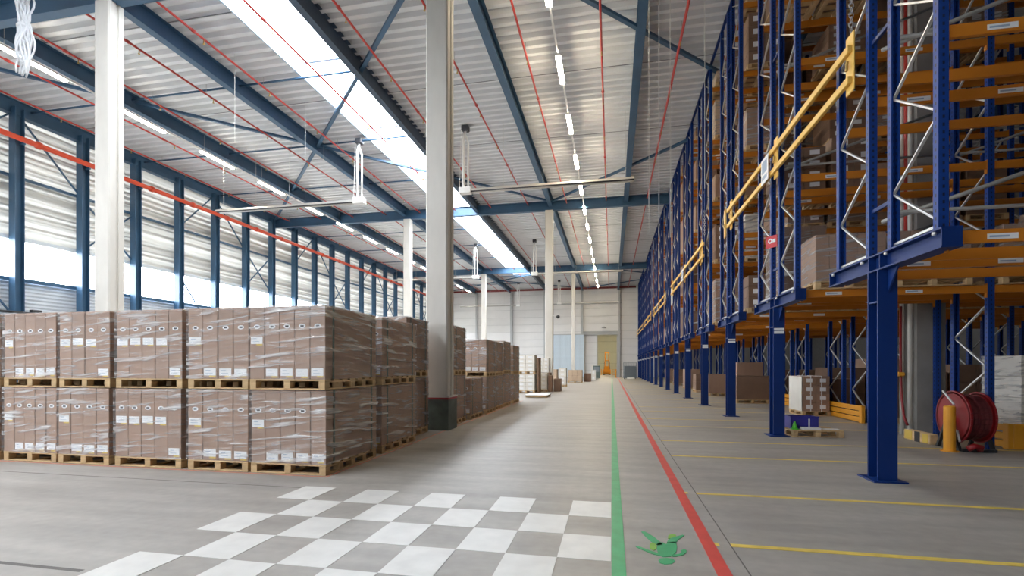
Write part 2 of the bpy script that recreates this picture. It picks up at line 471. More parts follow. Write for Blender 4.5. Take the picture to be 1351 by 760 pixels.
# worn green pictogram between the green and red lines
picto = thing('painted_pictogram', None, None)
picto.parent = floor
def flat(name, pts, mt, z=PZ + .001):
    n = len(pts)
    vs = [(x, y, .0002) for x, y in pts] + [(x, y, z) for x, y in pts]
    fs = [tuple(range(n, 2 * n))] + [(i, (i + 1) % n, n + (i + 1) % n, n + i) for i in range(n)]
    return MB().add(vs, fs).build(name, mt, picto)
flat('painted_body', [(0.38, 4.31), (0.428, 4.344), (0.448, 4.3), (0.479, 4.354), (0.539, 4.379), (0.531, 4.246), (0.508, 4.13), (0.459, 4.035), (0.395, 4.011), (0.368, 4.048), (0.363, 4.167)][::-1], 'paint_green')
flat('painted_leaf', [(0.264, 4.591), (0.295, 4.597), (0.364, 4.469), (0.414, 4.329), (0.422, 4.283), (0.38, 4.262), (0.329, 4.348), (0.288, 4.48)][::-1], 'paint_green')
flat('painted_leaf', [(0.462, 4.351), (0.483, 4.429), (0.517, 4.474), (0.565, 4.523), (0.619, 4.573), (0.631, 4.557), (0.605, 4.505), (0.562, 4.433), (0.534, 4.341)][::-1], 'paint_green')
flat('painted_stalk', [(0.193, 4.213), (0.229, 4.204), (0.305, 4.133), (0.371, 4.08), (0.371, 4.038), (0.33, 4.051), (0.279, 4.101), (0.204, 4.18)][::-1], 'paint_green')
flat('painted_curl', [(0.479, 4.081), (0.528, 4.101), (0.552, 4.139), (0.554, 4.183), (0.582, 4.216), (0.598, 4.192), (0.586, 4.135), (0.557, 4.086), (0.505, 4.044), (0.47, 4.033)][::-1], 'paint_green')
flat('painted_patch', [(0.317, 4.297), (0.344, 4.327), (0.367, 4.307), (0.365, 4.19), (0.337, 4.139), (0.308, 4.178)][::-1], 'paint_lime', PZ + .0004)
flat('painted_patch', [(0.494, 4.535), (0.53, 4.582), (0.562, 4.562), (0.555, 4.508), (0.507, 4.46), (0.481, 4.454)][::-1], 'paint_lime', PZ + .0004)
flat('painted_foot', [(0.354, 3.932), (0.373, 3.976), (0.424, 3.996), (0.472, 3.986), (0.477, 3.937), (0.449, 3.888), (0.396, 3.867), (0.361, 3.884)][::-1], 'paint_green')

ground = MB().box(-160, XL - .25, -120, 180, -0.3, -0.1).build('ground', 'outside')
tag(ground, 'bare ground outside the window wall', kind='structure')

# roof deck: trapezoid ribs running across the aisle
def deck(name, x0, x1, y0=YF, y1=YB + .2, pitch=0.42, dz=0.15):
    pr = []; y = y0
    while y < y1:
        pr += [(y, ZD), (y + .15, ZD), (y + .19, ZD + dz), (y + .38, ZD + dz)]
        y += pitch
    pr += [(y, ZD)]
    o = MB().prism(pr, 'x', x0, x1, closed=False).build(name, 'deck')
    MB().box(x0, x1, y0, y1 + .5, ZD + dz + .005, ZD + .4).build('roof_slab', 'wall_plain', o)
    return tag(o, 'light grey ribbed metal roof deck', kind='structure')
d1 = deck('ceiling', XL - .2, SKX0 - .061)
d2 = deck('ceiling', SKX1 + .061, XR)
SKE = 57.3
d3 = deck('ceiling', SKX0 - .061, SKX1 + .061, y0=SKE + .06)
for x0, x1, par in ((XL, SKX0, d1), (SKX1, 16, d2)):
    for k in range(14):
        y = 6.1 + 5.125 * k + 1.9
        MB().box(x0, x1, y - .015, y + .015, ZD - .014, ZD - .002).build('deck_seam', 'seam', par)

# skylight strip along the roof
sky = thing('window_roof_strip', 'long white skylight strip in the roof above the storage block', None, (0, 0, 0), kind='structure')
MB().box(SKX0 - .06, SKX0, YF, SKE, ZD - .05, ZD + .42).build('skylight_curb', 'curb', sky)
MB().box(SKX1, SKX1 + .06, YF, SKE, ZD - .02, ZD + .42).build('skylight_curb', 'curb', sky)
MB().box(SKX0 - .06, SKX1 + .06, SKE, SKE + .06, ZD - .02, ZD + .42).build('skylight_curb', 'curb', sky)
yy = -9.3 - 10.25
while yy < SKE - .2:
    y2 = min(yy + 5.125, SKE)
    MB().box(SKX0, SKX1, yy + .06, y2 - .06, ZD + .36, ZD + .38).build('skylight_pane', 'sky_pane', sky)
    MB().box(SKX0, SKX1, y2 - .06, y2 + .06, ZD + .30, ZD + .42).build('skylight_bar', 'curb', sky)
    yy += 5.125

# steel: girders along the hall, transverse beams over the columns, ties, wind bracing
for i, x in enumerate(GIR):
    w, h = (0.26, 0.60) if x != -8.8 else (0.24, 0.66)
    zb = ZD - h if x != -8.8 else ZD - .64
    g = MB().ibeam('y', YF, YB, x, zb, w, h if x == -8.8 else h - .005).build('roof_girder', 'steel' if x != -8.8 else 'steel_dark')
    tag(g, 'blue steel roof girder, %s from the window wall' % ORD[i], 'girder', 'roof girders', 'structure')
for i, y in enumerate(ROWY[1:]):
    b = MB().ibeam('x', XL + .3, XR, y, 11.56, .28, .62).build('cross_beam', 'steel')
    tag(b, 'blue steel cross beam over the %s row of columns' % ORD[i], 'beam', 'cross beams', 'structure')
for k in range(14):
    y = 6.075 + 5.125 * k
    if any(abs(y - q) < 1 for q in ROWY): continue
    for a, b2 in zip(GIR[:3], GIR[1:4]):
        t = MB().tube([(a + .02, y, ZD - .22), (b2 - .02, y, ZD - .22)], .04, 8).build('tie_bar', 'steel', smooth=True)
        tag(t, 'thin blue tie tube between two roof girders', 'tie bar', 'tie bars between the roof girders', 'structure')
def brace(p, q, w=.14):
    t = MB().bar(p, q, w, .1).build('wind_brace', 'steel')
    tag(t, 'long blue diagonal brace under the roof deck', 'brace', 'diagonal wind braces of the roof', 'structure')
ZB = 12.2
for (x0, x1) in ((-23.9, -4.1), (-3.8, 16.3)):
    for (y0, y1) in ((11.4, 31.5), (52.4, 67.6)):
        brace((x0, y0, ZB), (x1, y1, ZB)); brace((x0, y1, ZB - .1), (x1, y0, ZB - .1))

# left wall: cladding, window strip, translucent upper sheets, blue posts
def corrug(name, mt, z0, z1, pitch, amp, x, label, y0=YF, y1=YB):
    n = max(2, int(round((z1 - z0) / pitch)) * 6); pr = []
    for i in range(n + 1):
        z = z0 + (z1 - z0) * i / n
        pr.append((x + amp * math.sin(2 * math.pi * (z - z0) / pitch), z))
    o = MB().prism(pr, 'y', y0, y1, closed=False).build(name, mt, smooth=True)
    return tag(o, label, kind='structure')
corrug('wall_left', 'clad_low', 0, 5.12, .16, .025, XL, 'pale ribbed cladding under the window strip')
corrug('wall_left', 'sheet_clear', 6.78, ZD + .3, .42, .07, XL, 'translucent ribbed sheets above the window strip')
PY = [15.75 + 2.58 * k for k in range(-13, 21)]
for i in range(len(PY) - 1):
    w = thing('window_%d' % (i + 1), 'clear strip window bay in the left wall', None, (XL, (PY[i] + PY[i + 1]) / 2, 5.95), kind='structure')
    MB().box(-.012, .012, -1.27, 1.27, -.80, .80).build('pane', 'win_pane', w)
    MB().box(-.04, .04, -1.29, -1.26, -.82, .82).build('mullion', 'girt', w)
for (z, h, mt, nm) in ((6.80, .16, 'girt', 'upper window rail'), (5.10, .14, 'steel', 'lower window rail'), (9.35, .10, 'steel', 'middle wall rail'), (12.0, .3, 'steel', 'eaves rail')):
    o = MB().box(XL + .1, XL + .24, YF, YB, z - h / 2, z + h / 2).build('trim_rail', mt)
    tag(o, '%s running the length of the left wall' % nm, 'rail', kind='structure')
for i, y in enumerate(PY):
    if y > YB - .5: continue
    p = MB().hpost(XL + .44, y, 0, 12.1, .34, .34, .025).build('wall_post', 'steel')
    tag(p, 'blue steel post of the window wall', 'post', 'blue posts along the window wall', 'structure')
def wbrace(i, z0, j, z1):
    o = MB().bar((XL + .33, PY[i], z0), (XL + .33, PY[j], z1), .06, .06).build('wall_brace', 'steel')
    tag(o, 'thin blue diagonal brace between wall posts', 'brace', 'diagonal braces of the window wall', 'structure')
for b in (12, 16, 20, 24, 28):
    if b + 3 >= len(PY): continue
    wbrace(b, 9.3, b + 1, 12.0); wbrace(b + 2, 9.3, b + 1, 12.0)
    wbrace(b + 2, 6.8, b + 3, 9.3); wbrace(b + 3, 6.8, b + 2, 9.3); wbrace(b, 6.8, b + 1, 3.5)

# back wall: panels laid in courses, with the gate opening
GX0, GX1, GZ = -1.86, 0.71, 5.74
wb = MB()
wb.box(XL - .2, GX0 - .9, YB, YB + .2, 0, ZD + .3); wb.box(GX1 + .1, XR, YB, YB + .2, 0, ZD + .3); wb.box(GX0 - .9, GX1 + .1, YB, YB + .2, GZ + .1, ZD + .3)
wb.box(GX0 - .9, GX0, YB, YB + .2, 0, GZ + .1)
wall_back = wb.build('wall_back', 'wall_gap')
tag(wall_back, 'white panelled end wall of the hall', kind='structure')
xs = [XL, -18.85, -13.8, -9.05, -3.95, 1.0, 6.0]
shared = {}
for a, b in zip(xs[:-1], xs[1:]):
    for c in range(12):
        z0, z1 = c * 1.04, (c + 1) * 1.04
        x0, x1 = a, b
        if (a == -3.95) and z0 < GZ - .4: continue
        key = (round(x1 - x0, 2), z1 - z0)
        if key not in shared:
            shared[key] = MB().cbox(.012, x1 - x0 - .012, -.05, 0, .015, 1.03, .008).mesh('wall_panel', 'wall_white')
        place('wall_panel', shared[key], wall_back, (x0, YB, z0))
for c in range(6):
    MB().cbox(-3.94, GX0 - .12, YB - .05, YB, c * .95 + .01, (c + 1) * .95 - .01, .008).build('wall_panel', 'wall_white', wall_back)
    MB().cbox(GX1 + .12, 1.0, YB - .05, YB, c * .95 + .01, (c + 1) * .95 - .01, .008).build('wall_panel', 'wall_white', wall_back)
for i, x in enumerate(xs[1:]):
    o = MB().hpost(x, YB - .22, 0, 11.9, .3, .28, .03).build('end_wall_post', 'gate_grey')
    tag(o, 'grey steel post of the end wall, %s from the window wall' % ORD[i], 'post', 'posts of the end wall', 'structure')
MB().box(-8.6, 1.3, YB - .34, YB - .12, 10.0, 10.12).build('wall_rail', 'gate_grey', wall_back)
gate = thing('door_1', 'tall open gateway to the next hall', None, (0, YB, 0), kind='structure')
MB().box(GX0 - .14, GX0, -.3, .25, 0, GZ).build('gate_post', 'gate_grey', gate)
MB().box(GX1, GX1 + .16, -.3, .25, 0, GZ).build('gate_post', 'gate_grey', gate)
MB().box(GX0 - 2.0, GX1 + .5, -.34, .05, GZ, GZ + .22).build('gate_lintel', 'gate_grey', gate)
# next hall seen through the gate
nx = thing('wall_next_hall', 'olive panelled walls of the hall beyond the gate', None, (0, 0, 0), kind='structure')
for c in range(4):
    MB().cbox(-9, 8, YB + 23.5, YB + 23.7, c * 2.0 + .012, c * 2.0 + 1.985, .01).build('wall_panel', 'room_green', nx)
MB().box(-9, 8, YB + 23.71, YB + 23.9, 0, 9).build('panel_backing', 'seam', nx)
MB().box(-9.2, -9, YB + .2, YB + 23.9, 0, 9).build('side_wall', 'room_green', nx)
MB().box(8, 8.2, YB + .2, YB + 23.7, 0, 9).build('side_wall', 'room_green', nx)
MB().box(-9.2, 8.2, YB + .2, YB + 23.7, 9, 9.2).build('roof_panel', 'wall_plain', nx)
# walls outside the frame
wf = MB().box(XL - .2, XR, YF - .2, YF, 0, 5.15).box(XL - .2, XR, YF - .2, YF, 6.75, ZD + .3).box(-15.34, XR, YF - .2, YF, 5.15, 6.75)
tag(wf.build('wall_front', 'wall_plain'), 'plain wall behind the camera with an added strip window', kind='structure')
for k in range(3):  # window bays added behind the camera to light the carton fronts
    x0 = XL + 3.02 * k
    w = thing('window_%d' % (40 + k), 'added strip window bay behind the camera', None, (x0 + 1.51, YF - .1, 5.95), kind='structure')
    MB().box(-1.46, 1.46, -.012, .012, -.8, .8).build('pane', 'win_pane', w)
    MB().box(1.46, 1.56, -.06, .06, -.8, .8).build('mullion', 'girt', w)
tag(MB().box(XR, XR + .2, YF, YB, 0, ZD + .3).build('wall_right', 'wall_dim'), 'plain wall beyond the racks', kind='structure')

# ------------------------------------------------------------------ concrete columns
def column(x, y, label, mt='concrete', w=.5, d=.46, z1=11.56):
    c = .035
    pr = [(-w/2 + c, -d/2), (w/2 - c, -d/2), (w/2, -d/2 + c), (w/2, -.03), (w/2 - .03, -.03), (w/2 - .03, .05), (w/2, .05), (w/2, d/2 - c), (w/2 - c, d/2), (-w/2 + c, d/2), (-w/2, d/2 - c), (-w/2, -d/2 + c)]
    o = MB().prism(pr, 'z', 0, z1).build('concrete_column', mt, loc=(x, y, 0))
    return tag(o, label, 'column', 'concrete columns', 'structure')
column(-13.72, 11.2, 'tall white concrete column behind the wrapped carton block')
column(-13.72, 31.7, 'slim white concrete column, second in the row by the window wall')
column(-13.72, 52.2, 'slim white concrete column, third in the row by the window wall')
column(-4.03, 11.2, 'tall beige concrete column with a dark green base guard', w=.54, d=.5)
column(-3.95, 31.7, 'pale concrete column carrying a small camera')
column(-3.95, 52.2, 'slim concrete column in front of the pale blue curtain', w=.36, d=.36)
ccol = column(6.60, 12.12, 'grey concrete column standing among the racks beside the hose reel', 'concrete_dark', .58, .44)

gd = thing('column_guard', 'dark green column guard with a pale lip and red stripe', 'column guard', (-4.03, 11.2, 0))
def ring(z0, z1, o, i_):
    m = MB()
    m.box(-o, o, -o, -i_, z0, z1).box(-o, o, i_, o, z0, z1).box(-o, -i_, -i_, i_, z0, z1).box(i_, o, -i_, i_, z0, z1)
    return m
ring(0.0, .72, .32, .28).build('guard_shell', 'guard_green', gd)
ring(.72, .765, .325, .28).build('guard_stripe', 'guard_red', gd)
ring(.765, .80, .335, .275).build('guard_lip', 'guard_lip', gd)

# camera on the second column
cc = thing('security_camera', 'small dark security camera on a pale column', 'camera', (-3.7, 31.45, 4.6))
MB().box(0, .32, -.03, .03, .12, .17).build('bracket', 'lamp_body', cc)
MB().tube([(.34, 0, .16), (.34, 0, .05), (.34, 0, -.04)], [.08, .13, .06], 12).build('dome', 'black', cc, smooth=True)

# ------------------------------------------------------------------ sprinkler pipes
drop = MB().tube([(0, 0, 0), (0, 0, -.12)], .018, 6).tube([(0, 0, -.12), (0, 0, -.135)], .035, 8).mesh('sprinkler_head', 'brass')
coup = MB().tube([(0, -.06, 0), (0, .06, 0)], .055, 10).mesh('coupling', 'red_pipe', True)
SPX = [-22.85 + 2.503 * k for k in range(13)]
for i, x in enumerate(SPX):
    if x > 3: break
    big = x > 1.5
    lab = 'thin red sprinkler pipe under the roof, %s from the window wall' % ORD[i]
    if big and x < 3: lab = 'thin red sprinkler pipe beside the tops of the blue racks'
    s = thing('sprinkler_pipe', lab, 'pipe', (x, 0, 12.0), group='red sprinkler pipes under the roof')
    MB().tube([(0, YF + .5, 0), (0, YB - 1.0, 0)], .036 if not big else .045, 8).build('pipe', 'red_pipe', s, smooth=True)
    for k in range(10):
        place('sprinkler_head', drop, s, (0, 10.4 + 3.1 * k, -.03))
    for k in range(6):
        place('coupling', coup, s, (0, 13.1 + 6.0 * k, 0))
    for k in range(12):
        MB().tube([(0, 6 + 5.125 * k, .03), (0, 6 + 5.125 * k, .38)], .008, 5).build('hanger_rod', 'rack_grey', s)
mp = thing('sprinkler_main', 'thick bright red pipe along the window wall posts', 'pipe', (-23.55, 0, 10.75))
MB().tube([(0, YF + .5, 0), (0, YB - .4, 0)], .11, 14).build('pipe', 'main_pipe', mp, smooth=True)
clm = MB().tube([(0, -.09, 0), (0, .09, 0)], .145, 14).mesh('coupling', 'main_pipe', True)
brk = MB().box(-.235, .0, -.04, .04, -.18, -.12).mesh('pipe_bracket', 'steel')
for y in PY:
    if 5 < y < 68:
        place('coupling', clm, mp, (0, y + .5, 0))
        place('pipe_bracket', brk, mp, (0, y, 0))
bp = thing('header_pipe', 'dull red pipe along the top of the end wall', 'pipe', (0, YB - .75, 12.05))
MB().tube([(XL + 1, 0, 0), (3.2, 0, 0)], .14, 10).build('pipe', 'header_red', bp, smooth=True)
for x in (-20, -15, -10, -5, 0):
    MB().tube([(x, 0, .1), (x, 0, .7)], .012, 5).build('hanger_rod', 'rack_grey', bp)

# ------------------------------------------------------------------ rows of batten lights
def light_row(x, z, tube, name, length, n, start, pitch, where):
    tr = thing('light_trunking', 'thin white lighting rail %s' % where, 'rail', (x, 0, z), group='lighting rails')
    MB().box(-.03, .03, YF + 1, YB - 1, .0, .055).build('rail', 'lamp_body', tr)
    for k in range(16):
        MB().tube([(0, start + k * pitch - .8, .05), (0, start + k * pitch - .8, ZD - z)], .006, 5).build('hanger_wire', 'cable', tr)
    body = MB().prism([(-.045, -.004), (.045, -.004), (.085, -.05), (-.085, -.05)], 'y', -length / 2 - .05, length / 2 + .05).mesh('housing', 'lamp_body')
    tb = MB().prism([(-.085, -.052), (.085, -.052), (.07, -.10), (-.07, -.10)], 'y', -length / 2, length / 2).mesh('diffuser', tube)
    for k in range(n):
        y = start + pitch * k
        l = thing('batten_light', '%s lit batten light from the camera on the rail %s' % (ORD[k] if k < 20 else 'far', where), 'light', (x, y, z), group='batten lights on the rail ' + where)
        place('housing', body, l); place('diffuser', tb, l)
light_row(-1.72, 11.72, 'tube_warm', 'warm', 1.55, 14, 13.0, 3.87, 'above the aisle')
light_row(-18.85, 11.62, 'tube_cool', 'cool', 2.0, 15, 8.95, 3.9, 'near the window wall')

# ------------------------------------------------------------------ radiant heaters under the roof
def heater(xf, y, x_end, label, z=9.35):
    h = thing('radiant_heater', label, 'heater', (xf, y, z), group='tube heaters hung under the roof')
    L = x_end - xf; sgn = 1 if L > 0 else -1
    MB().cbox(-.28, .28, -.16, .16, -.14, .14, .02).build('burner_box', 'heater_white', h)
    a, b = sorted((sgn * .28, L))
    MB().prism([(-.20, -.07), (-.11, .05), (.11, .05), (.20, -.07), (.17, -.07), (.09, .03), (-.09, .03), (-.17, -.07)], 'x', a, b).build('reflector', 'heater', h)
    MB().tube([(a, 0, -.03), (b, 0, -.03)], .04, 8).build('radiant_tube', 'heater_dark', h, smooth=True)
    MB().tube([(-.10, 0, .14), (-.10, 0, 2.35), (0, 0, 2.75)], .062, 10).build('flue_pipe', 'heater_white', h, smooth=True)
    MB().tube([(.13, 0, .14), (.13, 0, 2.15), (.02, 0, 2.5)], .045, 10).build('flue_pipe', 'heater_white', h, smooth=True)
    MB().cbox(-.16, .16, -.16, .16, 2.7, 2.95, .03).build('flue_cap', 'heater_dark', h)
    MB().tube([(-.3, 0, .12), (-.2, 0, 2.9)], .012, 5).build('hanger_cable', 'heater_white', h)
    for k in range(1, 5):
        x = L * k / 4.2
        MB().tube([(x, 0, .04), (x, 0, ZD - z)], .007, 5).build('hanger_cable', 'cable', h)
for k, y in enumerate((21.45, 41.9, 62.2)):
    w = ('first', 'second', 'third')[k]
    heater(-11.75, y, -19.6, '%s long pale tube heater reaching towards the window wall' % w)
    heater(-6.5, y, 0.95, '%s long grey tube heater reaching across the aisle lights' % w, 9.46)

# thin hanging cables by the racks and under the roof
for i, (x, y, zb) in enumerate(((0.97, 13.45, 5.0), (1.23, 13.5, 4.6), (1.52, 13.55, 4.9), (2.42, 13.75, 6.2), (2.75, 24.0, 5.6), (2.8, 36.0, 5.4))):
    o = MB().tube([(x, y, ZD + .1), (x, y, zb)], .009, 5).build('hanging_cable', 'cable')
    tag(o, 'thin pale cable hanging in front of the racks, %s from the camera' % ORD[i], 'cable', 'cables hanging before the racks')
for i, (x, y, zb) in enumerate(((-12.9, 14.9, 9.3), (-12.4, 18.2, 10.0))):
    o = MB().tube([(x, y, ZD + .1), (x, y, zb)], .008, 5).build('hanging_cable', 'cable')
    tag(o, 'thin white cable hanging beside the skylight, %s from the camera' % ORD[i], 'cable', 'cables hanging by the skylight')

rl = thing('wall_rail_arm', 'dark rail with an end block low on the window wall', 'rail', (-23.6, 0, 3.68))
MB().tube([(0, 9.0, 0), (0, 16.1, 0)], .05, 8).build('rail_tube', 'black', rl, smooth=True)
MB().cbox(-.1, .1, 16.0, 16.35, -.14, .16, .02).build('end_block', 'black', rl)
for y in (10.59, 13.17, 15.75): MB().box(-.2, 0, y - .03, y + .03, -.04, .04).build('wall_bracket', 'steel', rl)

# crumpled white bundle hanging from the cross beam, top left
bn = thing('cable_bundle', 'crumpled bundle of white cords hanging under the roof', 'cord bundle', (-15.3, 10.2, 9.25))
for k in range(22):
    a = 2 * math.pi * k / 22; rr = .06 + .12 * ((k * 7) % 5) / 5
    pts = []; rad = []
    n = 16; bot = R.uniform(-.05, .35)
    for i in range(n + 1):
        t = i / n; z = bot + (2.36 - bot) * t
        pinch = .42 + .58 * abs(math.sin(math.pi * (t * 1.75 + .02))) ** .8
        if t > .93: pinch *= .5
        pts.append((rr * pinch * math.cos(a) * 1.15 + .045 * math.sin(13 * t + k * 1.7) + .05 * math.sin(4 * t), rr * pinch * math.sin(a) + .045 * math.cos(11 * t + k * 2), z))
        rad.append(.024)
    MB().tube(pts, rad, 6).build('cord', 'plastic', bn, smooth=True)
MB().tube([(.0, 0, 1.22), (.0, 0, 1.28)], .14, 14).build('tie', 'plastic', bn, smooth=True)

# ------------------------------------------------------------------ pallets
PALZ = .144
_pc = {}
def pallet(W, D, loc, label, nb=3, nd=5, full=True, group='wooden pallets', rz=0, name='pallet'):
    p = thing(name, label, 'pallet', loc, rz, group)
    key = (round(W, 2), round(D, 2), nb, nd, full)
    if key not in _pc:
        d = {}
        nt_ = max(5, int(D / .2))
        bw = D / nt_ * .72
        d['top'] = (MB().cbox(0, W, 0, bw, 0, .022, .004).mesh('deck_board', 'wood'), [(0, (D - bw) * i / (nt_ - 1), .122) for i in range(nt_)])
        bs = .1 if nb == 3 else .09
        d['str'] = (MB().cbox(0, bs, 0, D, 0, .022, .004).mesh('stringer_board', 'wood'), [((W - bs) * i / (nb - 1), 0, .1) for i in range(nb)])
        d['blk'] = (MB().cbox(0, bs, 0, .11, 0, .078, .004).mesh('block', 'wood'), [((W - bs) * i / (nb - 1), (D - .11) * j / (nd - 1), .022) for i in range(nb) for j in range(nd)])
        d['bot'] = (MB().cbox(0, bs, 0, D, 0, .022, .004).mesh('bottom_board', 'wood'), [((W - bs) * i / (nb - 1), 0, 0) for i in range(nb)])
        d['crs'] = (MB().cbox(bs + .002, W - bs - .002, 0, .1, 0, .02, .004).mesh('bottom_board', 'wood'), [(0, 0, 0), (0, D - .1, 0)])
        if full:
            _pc[key] = d
        else:
            mb = MB()
            for me, ls in d.values():
                for l in ls:
                    mb.add([(v.co.x + l[0], v.co.y + l[1], v.co.z + l[2]) for v in me.vertices], [tuple(f.vertices) for f in me.polygons])
            _pc[key] = mb.mesh('timber', 'wood')
    d = _pc[key]
    if full:
        for k, nm in (('top', 'deck_board'), ('str', 'stringer_board'), ('blk', 'block'), ('bot', 'bottom_board'), ('crs', 'bottom_board')):
            for l in d[k][1]: place(nm, d[k][0], p, l)
    else:
        place('timber', d, p)
    return p

# ------------------------------------------------------------------ wrapped loads of tall flat cartons
_lc = {}
def once(key, fn):
    if key not in _lc: _lc[key] = fn()
    return _lc[key]
CH = 1.015
def emblem_mesh(w):
    m = MB(); m.disc(w / 2, .735, -.0015, .052, .030)
    m.cur = 1; m.box(w / 2 - .026, w / 2 + .026, -.003, -.002, .722, .748)
    return m.mesh('emblem', ['label', 'ink'])
def text_mesh(w):
    m = MB()
    for z, l in ((.93, .55), (.90, .42), (.872, .6)):
        m.box(.04, .04 + (w - .08) * l, -.002, -.001, z, z + .009)
    return m.mesh('printed_text', 'ink_brown')
def label_mesh(w):
    m = MB(); m.box(.02, w - .03, -.003, -.001, 0, .105)
    m.cur = 1; m.box(.05, w - .12, -.0045, -.0031, .07, .078); m.box(.05, w - .08, -.0045, -.0031, .03, .036)
    m.cur = 2; m.box(w * .45, w - .03, -.0025, -.001, -.022, .0)
    return m.mesh('shipping_label', ['label', 'sign_blue', 'tab_yellow'])
def carton_load(W, D, n, loc, label, marks, H=CH, front=True, group='wrapped loads of tall cartons', side='kraft'):
    """n tall cartons side by side on W x D, film wrapped, two green straps. marks: label height per carton (m middle, b bottom)."""
    t = thing('wrapped_carton_load', label, 'carton load', loc, 0, group)
    w = W / n
    for i in range(n):
        cm = once(('carton', round(w, 3), D, H), lambda: MB().cbox(.003, w - .003, 0, D, 0, H, .006).mesh('carton', 'kraft'))
        c = place('carton', cm, t, (i * w, R.uniform(0, .012), 0))
        if front:
            place('emblem', once(('emb', round(w, 3)), lambda: emblem_mesh(w)), c, (0, 0, H - CH))
            place('printed_text', once(('txt', round(w, 3)), lambda: text_mesh(w)), c, (0, 0, H - CH))
            z = .50 if marks[i % len(marks)] == 'm' else .045
            place('shipping_label', once(('lab', round(w, 3)), lambda: label_mesh(w)), c, (0, 0, z + R.uniform(-.01, .01)))
    def film():
        o = .014; m = MB()
        x0, x1, y0, y1, z0, z1 = -o, W + o, -o, D + o, .002, H + .009
        nx_, nz_ = 10, 10
        def grid(P):
            vs = [P(i / nx_, j / nz_) for j in range(nz_ + 1) for i in range(nx_ + 1)]
            fs = [(j * (nx_ + 1) + i, j * (nx_ + 1) + i + 1, (j + 1) * (nx_ + 1) + i + 1, (j + 1) * (nx_ + 1) + i) for j in range(nz_) for i in range(nx_)]
            m.add(vs, fs)
        rr = random.Random(int(W * 100) + n)
        J = lambda: rr.uniform(-.004, .006)
        grid(lambda a, b: (x0 + (x1 - x0) * a, y0 - J(), z0 + (z1 - z0) * b))
        grid(lambda a, b: (x1 + J(), y0 + (y1 - y0) * a, z0 + (z1 - z0) * b))
        grid(lambda a, b: (x1 - (x1 - x0) * a, y1 + J(), z0 + (z1 - z0) * b))
        grid(lambda a, b: (x0 - J(), y1 - (y1 - y0) * a, z0 + (z1 - z0) * b))
        return m.mesh('stretch_film', 'film', True)
    place('stretch_film', once(('film', round(W, 2), D, n, H), film), t)
    def ftop():
        m = MB(); rr = random.Random(n); nx_, ny_ = 12, 12
        vs = [(-.016 + (W + .032) * i / nx_, -.016 + (D + .032) * j / ny_, H + (.003 if 0 < i < nx_ and 0 < j < ny_ else -.03) + rr.uniform(0, .006)) for j in range(ny_ + 1) for i in range(nx_ + 1)]
        fs = [(j * (nx_ + 1) + i, j * (nx_ + 1) + i + 1, (j + 1) * (nx_ + 1) + i + 1, (j + 1) * (nx_ + 1) + i) for j in range(ny_) for i in range(nx_)]
        return m.add(vs, fs).mesh('film_cover', 'film_top', True)
    place('film_cover', once(('ftop', round(W, 2), D, n, H), ftop), t)
    def strap():
        m = MB(); o = .007; q = .022
        m.box(-o, -o + .004, -q, q, 0, H + o).box(W + o - .004, W + o, -q, q, 0, H + o).box(-o, W + o, -q, q, H + o - .004, H + o)
        return m.mesh('strap', 'strap')
    for y in (.2, D - .17):
        place('strap', once(('strap', round(W, 2), H), strap), t, (0, y, 0))
    return t

TIER = PALZ + CH + .012
D1 = 1.47
# front row of the block: x0, width, cartons, label rows for lower and upper load
front_row = [
    (-4.99, 1.17, 5, 'mbbbb', 'mbbbb', 'at the corner by the aisle'),
    (-6.035, 1.0, 4, 'mbbb', 'mbbb', 'second from the aisle corner'),
    (-7.33, 1.18, 5, 'mmmmb', 'mmmmb', 'third from the aisle corner'),
    (-8.40, .96, 4, 'mbbb', 'mmmb', 'fourth from the aisle corner'),
    (-9.49, 1.05, 5, 'mbbbb', 'mbbbb', 'fifth from the aisle corner'),
    (-10.75, 1.18, 5, 'mbbbb', 'mbbbb', 'sixth from the aisle corner'),
]
for x0, W, n, lo, hi, wh in front_row:
    for tier, (mk, tn) in enumerate(((lo, 'bottom'), (hi, 'top'))):
        z = tier * TIER + .001
        jx = R.uniform(-.012, .012) if tier else 0
        jy = R.uniform(-.02, .015) if tier else 0
        pallet(W, D1, (x0 + jx, 6.06 + jy, z), '%s pallet of the front row stack %s' % (tn, wh), group='pallets in the front row of stacks')
        carton_load(W, D1, n, (x0 + jx, 6.06 + jy, z + PALZ), '%s film-wrapped carton load of the front row stack %s' % (tn, wh), mk)
for x0, W, n, lo, hi, wh in front_row[1:5]:  # unseen second row, added to keep the pallet openings dark
    for tier, tn in enumerate(('bottom', 'top')):
        z = tier * TIER + .001
        pallet(W, D1, (x0 - .05, 7.72, z), '%s unseen pallet added behind the front row stack %s' % (tn, wh), full=False, group='unseen pallets added behind the front row')
        carton_load(W, D1, n, (x0 - .05, 7.72, z + PALZ), '%s unseen carton load added behind the front row stack %s' % (tn, wh), 'b', front=False, group='unseen loads added behind the front row')
